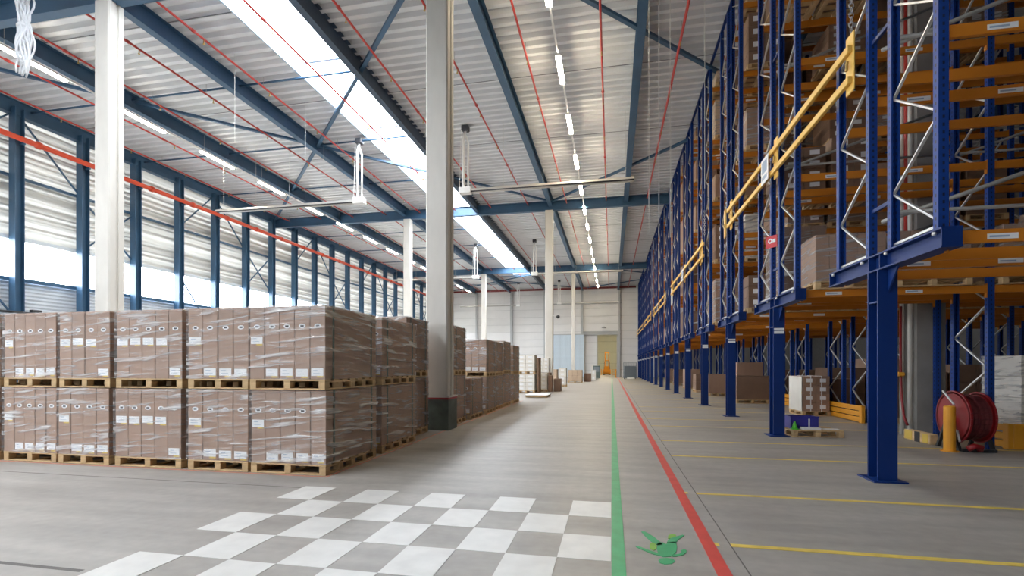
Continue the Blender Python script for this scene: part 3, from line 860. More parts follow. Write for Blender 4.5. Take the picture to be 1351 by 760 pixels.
# stacks along the aisle behind the corner stack: y0, depth, x right edge, width, cartons, tiers, heights
side = [
    (7.78, 1.47, -3.84, 1.17, 5, 2, CH, 'right behind the corner stack'),
    (9.45, 1.20, -4.12, 1.17, 5, 2, 1.11, 'just before the guarded column'),
    (11.85, 1.05, -3.90, 1.0, 4, 2, 1.11, 'just past the guarded column'),
    (13.15, 1.30, -3.84, 1.0, 4, 1, CH, 'the low single stack'),
    (14.75, 1.25, -3.80, 1.9, 8, 2, CH, 'the wide stack with its front showing'),
    (16.15, 1.15, -3.84, 1.17, 5, 2, CH, 'behind the wide stack'),
    (17.5, 1.3, -3.86, 1.17, 5, 2, 1.06, 'second behind the wide stack'),
    (19.2, 1.3, -3.84, 1.17, 5, 2, CH, 'last brown stack along the aisle'),
]
for y0, D, xr, W, n, tiers, H, wh in side:
    for tier in range(tiers):
        tn = ('bottom', 'top')[tier] if tiers == 2 else 'only'
        z = tier * (PALZ + H + .012) + .001
        near = y0 < 9
        nb = 3 if W < 1.5 else 4
        pallet(W, D, (xr - W, y0, z), '%s pallet of the aisle stack, %s' % (tn, wh), nb=nb, nd=5 if near else 4, full=True if y0 < 15 else False, group='pallets in the aisle stacks')
        carton_load(W, D, n, (xr - W, y0, z + PALZ), '%s wrapped carton load of the aisle stack, %s' % (tn, wh), 'bbbbb', H, front=(y0 < 16), group='carton loads in the aisle stacks')

# ------------------------------------------------------------------ generic carton stacks (racks, floor, distance)
def carton_stack(loc, W, D, H, nx_, ny_, nz_, label, mt='kraft', rz=0, group=None, film=False, labels=False, name='carton_stack', strapc=False):
    t = thing(name, label, 'cartons', loc, rz, group)
    w, d, h = W / nx_, D / ny_, H / nz_
    cm = once(('cs', round(w, 3), round(d, 3), round(h, 3), mt), lambda: MB().cbox(.004, w - .004, .004, d - .004, .002, h - .003, .006).mesh('carton', mt))
    lm = once(('csl', round(w, 3), round(h, 3)), lambda: MB().box(w * .28, w * .72, -.002, .002, h * .3, h * .72).mesh('label', 'label'))
    for k in range(nz_):
        for i in range(nx_):
            for j in range(ny_):
                c = place('carton', cm, t, (i * w, j * d, k * h))
                if labels and j == 0: place('label', lm, c, (0, .002, 0))
    if film:
        fm = once(('csf', round(W, 2), round(D, 2), round(H, 2)), lambda: MB().prism([(-.01, -.01), (W + .01, -.01), (W + .01, D + .01), (-.01, D + .01)], 'z', 0, H + .008).mesh('stretch_film', 'film'))
        place('stretch_film', fm, t)
    if strapc:
        for x in (W * .3, W * .7):
            MB().box(x - .01, x + .01, -.008, D + .008, 0, H + .006).build('strap', 'label', t)
    return t

# ------------------------------------------------------------------ pallet racks
RX, PITCH, Y1 = 3.5, 4.2, 7.32
LV = [2.95, 5.17, 7.39, 9.61, 11.5]
FY = [-1.18, -.27, .27, 1.18]           # upright lines across a double rack
ST = [0.0, 3.15, 6.3, 9.45]               # frame stations along the rack
RTOP = 12.28
BASE0, BASE1 = 2.75, 2.97
up_prof = [(-.05, -.045), (.05, -.045), (.05, .045), (.028, .045), (.028, -.018), (-.028, -.018), (-.028, .045), (-.05, .045)]
def up_mesh(z0, flip, top=None):
    s = -1 if flip else 1
    pr = [(a, b * s) for a, b in up_prof]
    if flip: pr = pr[::-1]
    return MB().prism(pr, 'z', z0, top or RTOP).mesh('upright', 'rack_up')
UPM = {(z, f, t): up_mesh(z, f, t) for z in (BASE1, 0.0) for f in (0, 1) for t in (RTOP, 11.5)}
LOWTOP = (1, 11)
def beam_mesh(L):
    m = MB()
    m.prism([(-.025, -.135), (.025, -.135), (.025, -.03), (.012, -.03), (.012, 0), (-.025, 0)], 'x', .055, L - .055)
    m.box(.05, .062, -.03, .034, -.22, .03).box(L - .062, L - .05, -.03, .034, -.22, .03)
    return m.mesh('beam', 'orange')
BM = beam_mesh(3.15)
LBL = MB().box(-.14, .14, -.0285, -.0265, -.105, -.045).mesh('label_plate', 'label')
LBT = MB()
LBT.box(-.12, .06, -.030, -.0286, -.085, -.065)
LBT = LBT.mesh('label_print', 'sign_blue')
# zigzag brace geometry between two uprights
Z0 = 3.07
NB = 15
def zig(a, b, sep, st_z):
    out = []; z = st_z; k = 0
    while z < sep - .7:
        p, q = (a, b) if k % 2 == 0 else (b, a)
        out.append(((0, p, z), (0, q, z + .6))); z += .6; k += 1
    return out
def brace_part(parent, p, q):
    MB().bar(p, q, .022, .032, (1, 0, 0)).build('brace', 'rack_silver', parent)
POST = MB().hpost(0, 0, 0.02, BASE0, .225, .27, .022).box(-.105, .105, -.113, .113, BASE0 - .42, BASE0 - .40).mesh('support_post', 'rack_blue')
PLATE = MB().cbox(-.2, .2, -.22, .22, 0, .02, .005).mesh('base_plate', 'rack_blue')
GUSS = MB().add([(-.01, -.15, BASE0), (.01, -.15, BASE0), (.01, -.38, BASE0), (-.01, -.38, BASE0), (-.01, -.15, BASE0 - .3), (.01, -.15, BASE0 - .3)],
                [(0, 1, 2, 3), (0, 4, 5, 1), (3, 2, 5, 4), (0, 3, 4), (1, 5, 2)]).mesh('gusset', 'rack_blue')
BASEB = MB()
BASEB.ibeam('y', -1.36, 1.36, 0, BASE0, .2, BASE1 - BASE0, .02, .02)
for y in (-1.36, -.14, .14, 1.345): BASEB.box(-.095, .095, y, y + .015, BASE0 + .01, BASE1 - .01)
BASEB = BASEB.mesh('base_beam', 'rack_blue')
BOLT = MB().tube([(-.018, 0, 0), (.012, 0, 0)], .022, 8).mesh('bolt', 'rack_silver', True)
TAGM = MB().box(-.1, .1, -.139, -.1355, 2.19, 2.25).box(-.1, .1, -.139, -.1355, 2.27, 2.31).mesh('post_label', 'label')
NROW = 15
def rack(r):
    yc = Y1 + PITCH * r
    t = thing('pallet_rack', '%s blue and orange pallet rack from the camera, raised on a post' % ORD[r], 'rack', (RX, yc, 0), group='pallet racks along the aisle')
    nst = 2 if (r == 0 or r > 7) else (4 if r <= 4 else 3)
    place('support_post', POST, t); place('base_plate', PLATE, t); place('base_beam', BASEB, t)
    if r < 5:
        place('gusset', GUSS, t)
        for y in (-1.25, -.3, .3, 1.2): place('bolt', BOLT, t, (-.10, y, BASE1 - .05))
    if r > 0: place('post_label', TAGM, t)
    for s in range(nst):
        x = ST[s]
        for fi, y in enumerate(FY):
            place('upright', UPM[(BASE1 if s == 0 else 0.0, fi % 2, 11.5 if r in LOWTOP else RTOP)], t, (x, y, 0))
        for (a, b) in ((FY[0], FY[1]), (FY[2], FY[3])):
            zz = zig(a, b, 11.5 if r in LOWTOP else RTOP, Z0 if s == 0 else .25)
            if s == 0 and r < 4:
                zmax = 1.5 + 483 / 648 * (6.6 + 4.2 * r) + 1
                for (p, q) in zz:
                    if p[2] < zmax: brace_part(t, (x, p[1], p[2]), (x, q[1], q[2]))
                MB().bar((x, a, Z0 - .04), (x, b, Z0 - .04), .03, .03).build('brace', 'rack_silver', t)
            else:
                m = MB()
                for (p, q) in zz: m.bar((x, p[1], p[2]), (x, q[1], q[2]), .024, .034, (1, 0, 0))
                tag(m.build('bracing', 'rack_silver', t), kind='stuff')
        # frame spacers across the middle
        for z in (3.6, 5.9, 8.2, 10.5):
            MB().bar((x, FY[1], z), (x, FY[2], z), .04, .05).build('spacer', 'rack_blue', t)
    for s in range(nst - 1):
        for li, z in enumerate(LV):
            if li == 4 and r in LOWTOP: continue
            for fi, y in enumerate(FY):
                b = place('beam', BM, t, (ST[s], y, z))
                if fi in (0, 2) and s == 0 and r < 5:
                    for xx in ((.62, 1.95) if r else (.55, 1.6)):
                        lp = place('label_plate', LBL, b, (xx, 0, 0))
                        if r < 2: place('label_print', LBT, lp)
        # loose pallet stop rails and spine bracing
        for (z, y) in ((LV[0] + .9, 0.0), (LV[1] + .95, 0.0), (LV[2] + .9, 0.0)):
            MB().tube([(ST[s], y, z - .45), (ST[s + 1], y, z + .6)], .028, 8).build('spine_brace', 'rack_grey', t, smooth=True)
            MB().tube([(ST[s] + .06, -.07, z - .35), (ST[s + 1] - .06, -.07, z - .35)], .026, 8).build('stop_rail', 'rack_grey', t, smooth=True)
    return t
for r in range(NROW): rack(r)
tr_ = MB().box(RX - .04, RX + .04, Y1 - 1.2, Y1 + PITCH * (NROW - 1) + 1.2, RTOP, RTOP + .07).build('rack_tie_rail', 'rack_blue')
tag(tr_, 'long blue tie rail joining the tops of the racks', 'rail')

# end guards where the racks stand on the floor, second bay onwards
gp = MB().cbox(0, .045, 0, 2.5, 0, .13, .01).mesh('guard_plank', 'guard_orange')
gr = MB().cbox(0, .09, 0, .14, 0, .46, .01).mesh('guard_post', 'guard_orange')
for r in range(1, 6):
    g = thing('rack_guard', 'orange plank guard at the foot of the %s rack' % ORD[r], 'rack guard', (6.42 if r > 1 else 7.0, Y1 + PITCH * r - 1.25 + (.2 if r == 1 else 0), 0), group='orange plank guards at the rack feet')
    if r == 1:
        # shorter guard with a return along the rack
        gp1 = MB().cbox(0, .045, 0, 1.35, 0, .12, .01).mesh('guard_plank', 'guard_orange')
        for z in (.02, .17, .32): place('guard_plank', gp1, g, (0, 0, z))
        place('guard_post', gr, g, (-.02, -.06, 0)); place('guard_post', gr, g, (-.02, 1.28, 0))
        MB().cbox(.07, .75, -.06, -.01, 0, .46, .01).build('guard_return', 'guard_orange', g)
    else:
        for z in (.02, .17, .32): place('guard_plank', gp, g, (0, 0, z))
        place('guard_post', gr, g, (-.02, -.08, 0)); place('guard_post', gr, g, (-.02, 2.44, 0))

# ------------------------------------------------------------------ goods on the racks
LNUM = ['one', 'two', 'three', 'four', 'five']
LN = ['first', 'second', 'third', 'fourth', 'fifth']
def rack_load(r, li, xo, y_side, W, kind, H, mt, posname):
    yc = Y1 + PITCH * r
    D = 1.15
    y0 = yc + (FY[0] - .12 if y_side == 0 else FY[2] - .10)
    z = LV[li] + .002
    wh = 'on level %s of the %s rack, %s from the aisle, %s side' % (LNUM[li], ORD[r], posname, 'camera' if y_side == 0 else 'far')
    x0 = RX + xo
    pallet(W, D, (x0, y0, z), 'pallet ' + wh, nd=3, full=False, group='pallets on the racks')
    nm = {'kraft': 'brown cartons', 'kraft_side': 'dark cartons', 'kraft_pale': 'tan cartons', 'carton_white': 'white cartons'}[mt]
    lab = nm + ' ' + wh
    near = r < 4
    nx_, ny_, nz_ = {'grid': (2, 1, 3), 'slab': (1, 1, 1), 'flat': (1, 1, 2), 'tall': (3, 1, 1), 'fine': (2, 2, 4)}[kind]
    if not near and kind == 'fine': nx_, ny_, nz_ = 2, 1, 2
    carton_stack((x0 + .02, y0 + .02, z + PALZ), W - .04, D - .04, H, nx_, ny_, nz_, lab, mt, group='goods on the racks', film=(near and R.random() < .4), labels=(near and kind in ('grid', 'fine')))
RR = random.Random(21)
KINDS = ['grid', 'slab', 'flat', 'tall', 'fine']
HS = {'grid': (.8, 1.5), 'slab': (.7, 1.6), 'flat': (.4, .9), 'tall': (1.0, 1.7), 'fine': (.8, 1.5)}
MTS = ['kraft', 'kraft', 'kraft_side', 'kraft_pale', 'carton_white', 'kraft_side']
POS = ['first', 'second', 'third']
# second rack, lowest level: the wrapped brown load seen from the aisle and its neighbours
for i, (xo, W) in enumerate(((.27, 1.2), (1.62, 1.2))):
    y0 = Y1 + PITCH + FY[0] - .12
    pallet(W, 1.15, (RX + xo, y0, LV[0] + .002), 'wooden pallet on level one of the second rack, %s from the aisle, camera side' % POS[i], nd=3, full=True, group='pallets on the racks')
    carton_stack((RX + xo + .01, y0 + .01, LV[0] + .002 + PALZ), W - .02, 1.12, .88, 5, 1, 1, 'wrapped cartons on level one of the second rack, %s from the aisle, camera side' % POS[i], 'kraft', group='goods on the racks', film=True)
for r in range(1, NROW):
    for li in range(5):
        if r in (1, 6, 11) and li > 3: continue
        spots = []
        if r <= 2: spots = [(0, s) for s in range(3)] + [(1, s) for s in range(3)]
        elif r <= 8: spots = [(0, 0), (0, 1), (1, 0)]
        else: spots = [(0, 0)]
        for (ys, s) in spots:
            if li == 4 and s == 2: continue
            if r == 1 and ys == 0 and li > 0: continue
            if r == 1 and ((li == 0 and ys == 0) or (ys == 1 and s == 2)): continue
            if RR.random() > (.78 if r > 2 else .62): continue
            k = RR.choice(KINDS)
            H = min(RR.uniform(*HS[k]), (LV[li + 1] - LV[li] - .5) if li < 4 else .4)
            rack_load(r, li, .13 + s * 1.0 + RR.uniform(-.02, .02), ys, .92, k, H, RR.choice(MTS if r > 2 else ['kraft_side', 'kraft_side', 'kraft']), POS[s])

for r in range(1, 5):
    for li in range(4):
        for s in range(3):
            if RR.random() > .8 or (r == 1 and li > 0): continue
            k = RR.choice(['slab', 'grid', 'flat'])
            H = RR.uniform(.8, 1.6)
            rack_load(r, li, ST[1] + .12 + s * 1.0, 0, .92, k, H, RR.choice(['kraft_side', 'kraft']), ('fourth', 'fifth', 'sixth')[s])
# ------------------------------------------------------------------ goods on the floor under and beside the racks
def floor_load(x, y, W, D, H, n, mt, label, film=False, labels=False, strapc=False, full=False):
    pallet(W, D, (x, y, 0.001), 'wooden pallet under the ' + label, nd=3, full=full, group='pallets on the floor under the racks')
    return carton_stack((x + .015, y + .015, PALZ + .001), W - .03, D - .03, H, *n, label, mt, film=film, labels=labels, group='goods on the floor under the racks', strapc=strapc)
floor_load(5.62, 16.2, .77, 1.1, 1.05, (2, 1, 4), 'kraft', 'stack of labelled brown cartons beside the orange guard', labels=True, strapc=True, full=True)
MB().box(5.605, 5.622, 16.22, 17.28, PALZ, PALZ + 1.04).build('white_sheet', 'carton_white')
tag(bpy.data.objects['white_sheet'], 'white cover sheet on the aisle side of the labelled cartons', 'sheet')
floor_load(4.95, 21.3, 1.25, 1.2, .95, (1, 1, 1), 'kraft_side', 'large plain brown box under the fourth rack')
floor_load(6.25, 21.3, 1.1, 1.2, .95, (1, 1, 1), 'kraft_side', 'plain brown box with its neighbour under the fourth rack')
carton_stack((5.0, 21.4, PALZ + .96), 1.0, 1.0, .55, 1, 1, 1, 'smaller brown box on top of the large plain box', 'kraft', group='goods on the floor under the racks')
floor_load(6.5, 17.3, 1.1, 1.1, .95, (1, 1, 1), 'kraft_side', 'dark brown box behind the labelled cartons')
floor_load(4.75, 26.0, .9, 1.1, .95, (1, 1, 1), 'kraft', 'brown box with a white side under the fifth rack')
floor_load(4.7, 29.5, .9, 1.1, .9, (2, 1, 2), 'kraft_side', 'brown carton stack under the sixth rack')
floor_load(4.75, 34.0, .95, 1.1, 1.15, (1, 1, 1), 'kraft', 'brown box under the seventh rack')
floor_load(4.8, 40.0, .95, 1.1, 1.1, (1, 1, 2), 'kraft_side', 'brown box under the ninth rack')
floor_load(4.8, 46.0, .95, 1.1, 1.1, (1, 1, 2), 'kraft', 'brown box under the tenth rack')
floor_load(7.3, 10.6, 1.2, 1.0, 1.55, (3, 1, 4), 'carton_white', 'pale wrapped carton stack behind the orange guard', film=True, full=True)
floor_load(7.3, 14.6, 1.2, 1.1, 1.2, (2, 1, 3), 'kraft_side', 'dark carton stack on the floor of the third rack')
floor_load(8.52, 14.6, 1.2, 1.1, 1.4, (2, 1, 3), 'kraft_side', 'dark carton stack deeper in the third rack')
floor_load(7.3, 18.8, 1.2, 1.1, 1.3, (2, 1, 3), 'kraft_side', 'dark carton stack on the floor of the fourth rack')
floor_load(7.3, 23.0, 1.2, 1.1, 1.2, (2, 1, 2), 'kraft', 'carton stack on the floor of the fifth rack')
floor_load(8.52, 18.8, 1.2, 1.1, 1.6, (2, 1, 3), 'kraft', 'carton stack deeper in the fourth rack')

# pallet with blue crate, papers and green cone beside the second post
pallet(1.0, .8, (3.76, 11.35, 0.001), 'low wooden pallet with a blue crate beside the second rack post', nd=3, group='pallets on the floor under the racks', rz=math.radians(4))
cr = thing('plastic_crate', 'dark blue plastic crate on a low pallet', 'crate', (3.80, 11.62, .147))
MB().box(0, .55, 0, .38, 0, .02).build('crate_floor', 'crate_blue', cr)
for (a, b, c, d) in ((0, .55, 0, .02), (0, .55, .36, .38), (0, .02, .02, .36), (.53, .55, .02, .36)):
    MB().box(a, b, c, d, .02, .26).build('crate_side', 'crate_blue', cr)
MB().box(-.01, .56, -.012, .0, .24, .27).build('crate_rim', 'crate_blue', cr)
MB().box(.35, .38, -.006, -.001, .04, .22).build('crate_strip', 'label', cr)
cn = thing('marker_cone', 'small bright green cone on the pallet', 'cone', (3.84, 11.5, .147))
MB().tube([(0, 0, .012), (0, 0, .17)], [.06, .014], 14).build('cone_body', 'cone_green', cn, smooth=True)
MB().cbox(-.075, .075, -.075, .075, 0, .012, .003).build('cone_base', 'cone_green', cn)
for i, (x, y, a, w, lb) in enumerate(((3.98, 11.385, .05, .34, 'crumpled white paper pile on the pallet in front of the blue crate'), (4.40, 11.55, -.15, .32, 'flat white paper sheet at the pallet end'))):
    o = MB().cbox(0, w, 0, .2, 0, .05 if i == 0 else .012, .004).build('paper_pile', 'label', loc=(x, y, .147), rz=a)
    tag(o, lb, 'paper')

# bollard, floor timber, hose reel and column fittings
bo = thing('bollard', 'yellow steel bollard in front of the red hose reel', 'bollard', (5.83, 10.0, 0))
MB().tube([(0, 0, 0.0), (0, 0, .78), (0, 0, .80)], [.085, .085, .07], 18).build('bollard_tube', 'guard_orange', bo, smooth=False)
MB().tube([(0, 0, 0), (0, 0, .015)], .13, 18).build('bollard_flange', 'guard_orange', bo)
tm = thing('kerb_timber', 'yellow timber block with black tape at the column foot', 'timber', (5.94, 10.75, 0))
MB().cbox(0, .14, 0, .85, 0, .2, .012).build('timber_block', 'wood', tm)
MB().box(-.003, .0, .3, .48, .0, .2).build('tape', 'black', tm)
MB().box(-.006, .0, .05, .22, .02, .19).build('tape', 'tab_yellow', tm)
MB().box(-.006, .0, .56, .8, .02, .19).build('tape', 'tab_yellow', tm)
hr = thing('hose_reel', 'large red hose reel standing behind the yellow bollard', 'hose reel', (6.02, 10.32, 0))
def wheel(x, r, mt, name, w=.03):
    n = 28; m = MB()
    m.tube([(x - w / 2, 0, .58), (x + w / 2, 0, .58)], [r, r], n)
    m.tube([(x - w, 0, .58), (x + w, 0, .58)], [r * .16, r * .16], 12)
    for k in range(n):
        a0, a1 = 2 * math.pi * k / n, 2 * math.pi * (k + 1) / n
        m.bar((x, r * math.cos(a0), .58 + r * math.sin(a0)), (x, r * math.cos(a1), .58 + r * math.sin(a1)), .05, .03, (1, 0, 0))
    return m.build(name, mt, hr)
wheel(.06, .45, 'reel_red', 'reel_flange'); wheel(.44, .43, 'reel_red', 'reel_flange'); wheel(.25, .39, 'hose_dark', 'reel_divider')
m = MB()
for k in range(6):
    n = 24; xk = .12 + .055 * k
    for i in range(n):
        a0, a1 = 2 * math.pi * i / n, 2 * math.pi * (i + 1) / n
        m.bar((xk, .36 * math.cos(a0), .58 + .36 * math.sin(a0)), (xk, .36 * math.cos(a1), .58 + .36 * math.sin(a1)), .05, .05, (1, 0, 0))
m.build('hose_coil', 'hose_dark', hr)
MB().tube([(.05, 0, .58), (.46, 0, .58)], .3, 16).build('drum', 'hose_dark', hr)
for y in (-.3, .3):
    MB().bar((-.02, y, .0), (-.02, 0, .60), .05, .05).build('stand_leg', 'black', hr)
    MB().bar((.49, y, .0), (.49, 0, .60), .05, .05).build('stand_leg', 'black', hr)
MB().bar((-.02, -.36, .03), (.49, -.36, .03), .05, .05).build('stand_foot', 'black', hr)
MB().tube([(-.05, -.2, .82), (-.08, .05, 1.05)], .018, 8).build('crank_handle', 'rack_silver', hr)
MB().tube([(-.06, -.1, .74), (-.075, -.1, .74)], .06, 12).build('warning_disc', 'tab_yellow', hr)
MB().tube([(-.07, -.38, .18), (-.06, -.3, .36), (-.05, -.18, .38)], .018, 8).build('hose_nozzle', 'rack_silver', hr, smooth=True)
MB().tube([(.02, -.42, .06), (.1, -.46, .12), (.2, -.45, .1), (.22, -.40, .05)], .05, 8).build('hose_end', 'reel_red', hr, smooth=True)

def vpipe(x, y, r, mt, label, z1=11.5):
    o = MB().tube([(x, y, 0.0), (x, y, z1)], r, 10).build('riser_pipe', mt, smooth=True)
    return tag(o, label, 'pipe', 'pipes on the rack column')
vpipe(6.25, 11.97, .042, 'guard_lip', 'white pipe on the rack column nearest the hose reel')
rp_ = MB().tube([(6.25, 12.12, 3.0), (6.25, 12.12, 11.5)], .035, 10).build('riser_pipe', 'red_pipe', smooth=True)
tag(rp_, 'straight red riser pipe between two white pipes on the rack column', 'pipe', 'pipes on the rack column')
vpipe(6.25, 12.27, .042, 'guard_lip', 'white pipe on the rack column farthest from the hose reel')
hs = MB().tube([(6.15, 12.12, 2.8), (6.15, 12.12, 1.5), (6.15, 12.11, 1.2), (6.14, 12.06, .8), (6.13, 11.95, .4), (6.13, 11.83, .25)], .025, 8).build('feed_hose', 'reel_red', smooth=True)
tag(hs, 'loose red hose hanging down the rack column', 'hose')
vb = thing('valve_box', 'yellow valve shelf with red button on the rack column', 'valve box', (6.07, 12.1, 1.28))
MB().cbox(-.09, .05, -.22, .22, 0, .09, .02).build('shelf', 'guard_orange', vb)
MB().tube([(-.03, .1, .09), (-.03, .1, .22)], .05, 10).build('valve_body', 'brass', vb, smooth=True)
MB().tube([(-.06, .0, .28), (-.06, .0, .34)], .05, 10).build('valve_knob', 'sign_red', vb, smooth=True)

# ------------------------------------------------------------------ yellow barriers across the rack front, signs
BX = 3.3
def barrier(y0, y1, label, plates, sign=None, chain=True):
    t = thing('safety_barrier', label, 'barrier', (BX, y0, 5.55), group='yellow double-bar barriers along the racks')
    L = y1 - y0
    for z in (0, .44):
        MB().cbox(-.03, .03, 0, L, -.055, .055, .008).build('bar', 'yellow', t)
        bpy.context.view_layer.update
        t.children[-1].location.z = z
    for p in plates:
        q = MB(); q.cbox(.03, .055, -.12, .12, -.16, .68, .01); q.build('hanger_plate', 'yellow', t, (0, p, 0))
        MB().tube([(-.01, p, .16), (.0, p, .3)], .02, 6).build('hook', 'brass', t)
    if chain:
        lm = MB(); n = 10
        pts = [(0, .03 * math.cos(2 * math.pi * i / n), .045 * math.sin(2 * math.pi * i / n)) for i in range(n + 1)]
        lm.tube(pts, .007, 5); lk = lm.mesh('chain_link', 'chain', True)
        for k in range(14):
            o = place('chain_link', lk, t, (.045, .06, .74 + k * .068), rz=(k % 2) * math.pi / 2)
    if sign is not None:
        s = MB().cbox(-.012, 0, -.24, .24, -.42, .12, .003).build('sign_plate', 'label', t, (-.06, sign, .32))
        MB().box(-.0145, -.0125, -.17, .17, -.20, .05).build('sign_print', 'sign_blue', s)
        MB().box(-.0145, -.0125, -.17, .17, -.34, -.26).build('sign_print', 'sign_blue', s)
    return t
barrier(7.75, 15.2, 'yellow double-bar barrier with a white notice, hanging highest on a chain', (.08, 3.3, 7.2), 3.45 + .25)
barrier(19.0, 29.0, 'second yellow double-bar barrier along the rack fronts', (.5, 5, 9.5), 5.0)
barrier(32.0, 41.0, 'third yellow double-bar barrier along the rack fronts', (.5, 4.5, 8.6), 4.6, False)
barrier(43.5, 52.0, 'fourth yellow double-bar barrier along the rack fronts', (.5, 4.2, 8.2), None, False)
barrier(54.5, 68.0, 'farthest yellow double-bar barrier along the rack fronts', (.5, 6.2, 12.8), None, False)
for i, r in enumerate((2, 3)):
    o = thing('hanger_clamp', 'yellow clamp plate on the front of the %s rack' % ORD[r], 'clamp', (BX + .07, Y1 + PITCH * r + .2, 5.5), group='yellow clamps on the racks')
    MB().cbox(0, .03, -.11, .11, -.1, .75, .01).build('clamp_plate', 'yellow', o)
    MB().box(-.02, 0, -.05, .05, .2, .3).build('clamp_hook', 'brass', o)
fs = thing('fire_sign', 'small red fire hose sign on the second rack', 'sign', (RX - .06, Y1 + PITCH + .15, 4.22))
fs.rotation_euler = (0, 0, math.radians(-55))
MB().cbox(-.14, .14, -.012, 0, -.13, .13, .003).build('sign_plate', 'sign_red', fs)
MB().disc(-.03, .02, -.0125, .055, .055, 14).build('sign_symbol', 'label', fs)
MB().box(.03, .10, -.0135, -.0123, -.02, .05).build('sign_symbol', 'label', fs)
MB().disc(-.03, .02, -.0135, .025, .025, 12).build('sign_symbol', 'sign_red', fs)

# ------------------------------------------------------------------ goods far down the aisle
def far_stack(x, y, W, D, H, n, mt, label, z=0, pal=True):
    if pal:
        pallet(W, D, (x, y, z + .001), 'pallet under the ' + label, nd=3, full=False, group='pallets far down the aisle')
        z += PALZ
    return carton_stack((x + .01, y + .01, z + .002), W - .02, D - .02, H, *n, label, mt, group='goods far down the aisle', labels=(mt == 'carton_white'))
far_stack(-5.15, 26.8, 1.0, 1.0, .9, (2, 1, 4), 'carton_white', 'lower white carton stack behind the last brown stack')
far_stack(-5.15, 26.8, 1.0, 1.0, .9, (2, 1, 4), 'carton_white', 'upper white carton stack behind the last brown stack', z=1.06)
far_stack(-4.05, 26.9, .12, .95, 1.95, (1, 1, 2), 'kraft_side', 'narrow brown carton slabs beside the white stacks', pal=False)
far_stack(-4.45, 28.3, .8, .9, .95, (2, 1, 4), 'carton_white', 'lower white carton stack in front of the camera column')
far_stack(-4.45, 29.9, .7, .9, .9, (2, 1, 4), 'carton_white', 'upper white carton stack set back near the camera column', z=1.1, pal=False)
far_stack(-4.47, 29.9, .8, .95, .95, (2, 1, 3), 'kraft_side', 'brown carton stack under the set back white cartons')
far_stack(-3.62, 28.4, .22, .85, .95, (1, 1, 2), 'kraft', 'slim brown cartons beside the white stack', pal=False)
far_stack(-3.35, 28.9, .42, .7, .75, (1, 1, 1), 'kraft_side', 'single dark brown box by the column foot', pal=False)
far_stack(-3.75, 35.5, .55, .9, 1.2, (1, 1, 4), 'carton_white', 'pale carton stack past the camera column')
far_stack(-3.9, 44.5, 1.3, 1.2, 1.0, (3, 1, 2), 'kraft_pale', 'pale brown carton row far down the aisle')
far_stack(-3.2, 47.0, .5, .6, 1.1, (1, 1, 2), 'carton_white', 'tall white box far down the aisle', pal=False)
far_stack(-2.6, 47.5, .7, .8, .8, (1, 1, 1), 'kraft_side', 'dark brown box far down the aisle', pal=False)
far_stack(-2.1, 52.0, .5, .7, 1.1, (1, 1, 2), 'carton_white', 'white box near the gate', pal=False)
far_stack(-5.4, 38.5, 1.2, 1.2, 1.1, (2, 1, 3), 'kraft_pale', 'light brown carton stack beyond the pale cartons')
sh = thing('flat_pallet', 'low pallet covered with a white sheet beyond the brown stacks', 'pallet', (-4.0, 23.0, 0))
MB().box(0, 1.0, 0, 1.6, .02, .1).build('pallet_base', 'wood', sh)
MB().cbox(-.03, 1.03, -.03, 1.63, .1, .135, .01).build('cover_sheet', 'label', sh)
mc = thing('cabinet', 'dark grey cabinet with a pale side standing near the gate', 'cabinet', (-2.35, 59.5, 0))
MB().cbox(.2, 1.0, 0, .8, .05, 1.55, .02).build('body', 'guard_green', mc)
MB().box(.28, .92, -.02, 0, .8, 1.4).build('door', 'cage', mc)
MB().cbox(0, .2, 0, .8, .0, 1.65, .02).build('side_panel', 'carton_white', mc)
# strip curtain enclosure at the end wall
sc_ = thing('strip_curtain', 'pale blue strip curtain hung on the end wall', 'curtain', (-7.85, YB - .7, 0))
stp = MB().cbox(0, .36, -.01, .01, 0.05, 5.75, .004).mesh('strip', 'curtain')
for k in range(12): place('strip', stp, sc_, (.35 * k, (.02 if k % 2 else 0), 0))
MB().box(-.1, 4.3, -.08, .08, 5.75, 5.87).build('curtain_rail', 'gate_grey', sc_)
# roll cages to the side of the gate
rc = thing('roll_cage', 'dark grey mesh container between the gate and the racks', 'container', (1.35, 58.2, 0))
MB().box(0, 1.5, 0, 1.2, .12, .2).build('cage_floor', 'cage', rc)
m = MB()
for k in range(13):
    x = 1.5 * k / 12
    m.box(x - .012, x + .012, 0, .02, .2, 1.9).box(x - .012, x + .012, 1.18, 1.2, .2, 1.9)
for k in range(11):
    y = 1.2 * k / 10
    m.box(0, .02, y - .012, y + .012, .2, 1.9).box(1.48, 1.5, y - .012, y + .012, .2, 1.9)
for z in (.3, .7, 1.1, 1.5, 1.88):
    m.box(0, 1.5, 0, .025, z, z + .03).box(0, 1.5, 1.175, 1.2, z, z + .03).box(0, .025, 0, 1.2, z, z + .03).box(1.475, 1.5, 0, 1.2, z, z + .03)
tag(m.build('cage_mesh', 'cage', rc), kind='stuff')
MB().cbox(.08, 1.42, .1, 1.1, .2, 1.5, .03).build('contents', 'cage', rc)
for (x, y) in ((.1, .1), (1.4, .1), (.1, 1.1), (1.4, 1.1)):
    MB().tube([(x - .02, y, .06), (x + .02, y, .06)], .06, 12).build('wheel', 'black', rc)
lp = MB().cbox(0, .8, 0, .7, 0, .22, .03).build('white_parcel', 'carton_white', loc=(1.75, 57.0, 0))
tag(lp, 'low white parcel in front of the mesh container', 'parcel')
yb = thing('gate_bollard', 'thin yellow bollard at the gate side', 'bollard', (.55, 64.0, 0))
MB().tube([(0, 0, 0), (0, 0, 1.1)], .08, 12).build('bollard_tube', 'guard_orange', yb)
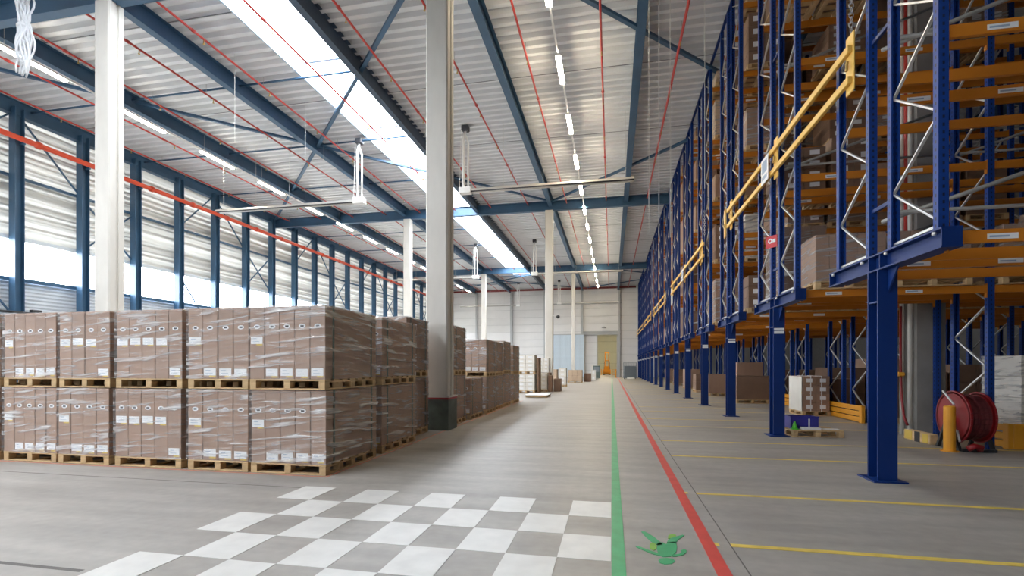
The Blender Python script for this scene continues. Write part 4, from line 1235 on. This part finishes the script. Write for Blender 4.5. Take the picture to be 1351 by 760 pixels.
MB().tube([(0, 0, 0), (0, 0, .02)], .14, 12).build('bollard_flange', 'guard_orange', yb)
# fan lamp over the gate
fl = thing('wall_lamp', 'small round lamp above the gate', 'lamp', (-1.0, YB - .55, 6.7))
MB().tube([(0, .4, 0), (0, 0, 0)], .03, 8).build('bracket', 'gate_grey', fl)
MB().tube([(0, 0, .12), (0, 0, 0), (0, 0, -.08)], [.12, .3, .34], 14).build('shade', 'gate_grey', fl, smooth=True)
# orange truck in the next hall
ft = thing('lift_truck', 'orange lift truck with raised mast beyond the gate', 'lift truck', (-.75, 84.5, 0))
MB().cbox(-.62, .62, 0, 1.6, .18, .95, .06).build('chassis', 'truck_orange', ft)
MB().cbox(-.5, .5, .5, 1.5, .95, 1.35, .05).build('battery_cover', 'truck_orange', ft)
for s in (-1, 1):
    MB().box(s * .3 - .08, s * .3 + .08, -.22, -.05, .1, 3.9).build('mast_rail', 'truck_orange', ft)
    MB().box(s * .22 - .07, s * .22 + .07, -1.3, -.22, .08, .14).build('fork', 'black', ft)
    MB().tube([(s * .5 - .1, .35, .2), (s * .5 + .1, .35, .2)], .2, 14).build('wheel', 'black', ft)
    MB().tube([(s * .5 - .1, 1.3, .2), (s * .5 + .1, 1.3, .2)], .2, 14).build('wheel', 'black', ft)
for z in (1.2, 2.4, 3.7): MB().box(-.35, .35, -.2, -.06, z, z + .14).build('mast_bar', 'truck_orange', ft)
MB().cbox(-.42, .42, -.28, -.2, .4, 1.5, .02).build('carriage', 'truck_orange', ft)
for s in (-1, 1): MB().bar((s * .5, .1, .95), (s * .42, .2, 2.2), .06, .06).build('guard_post', 'black', ft)
MB().box(-.5, .5, .05, 1.2, 2.2, 2.28).build('overhead_guard', 'black', ft)
for s in (-1, 1):
    o = thing('stillage', 'orange stillage frame %s the lift truck' % ('window-side of' if s < 0 else 'rack-side of'), 'stillage', (-.75 + s * 1.3, 84.6, 0), group='orange stillages beyond the gate')
    MB().box(-.45, .45, -.4, .4, .05, .15).build('stillage_floor', 'truck_orange', o)
    for a in (-.42, .42):
        for b in (-.37, .37): MB().box(a - .04, a + .04, b - .04, b + .04, 0, .95).build('stillage_post', 'truck_orange', o)
    for z in (.45, .85): MB().box(-.45, .45, -.4, -.36, z, z + .07).build('stillage_rail', 'truck_orange', o)
nl = thing('ceiling_lamp', 'lit ceiling lamp in the hall beyond the gate', 'lamp', (-.8, 82.5, 8.4))
MB().box(-.5, .5, -1.4, 1.4, .08, .16).build('housing', 'lamp_body', nl)
MB().box(-.4, .4, -1.3, 1.3, .0, .08).build('diffuser', 'tube_warm', nl)
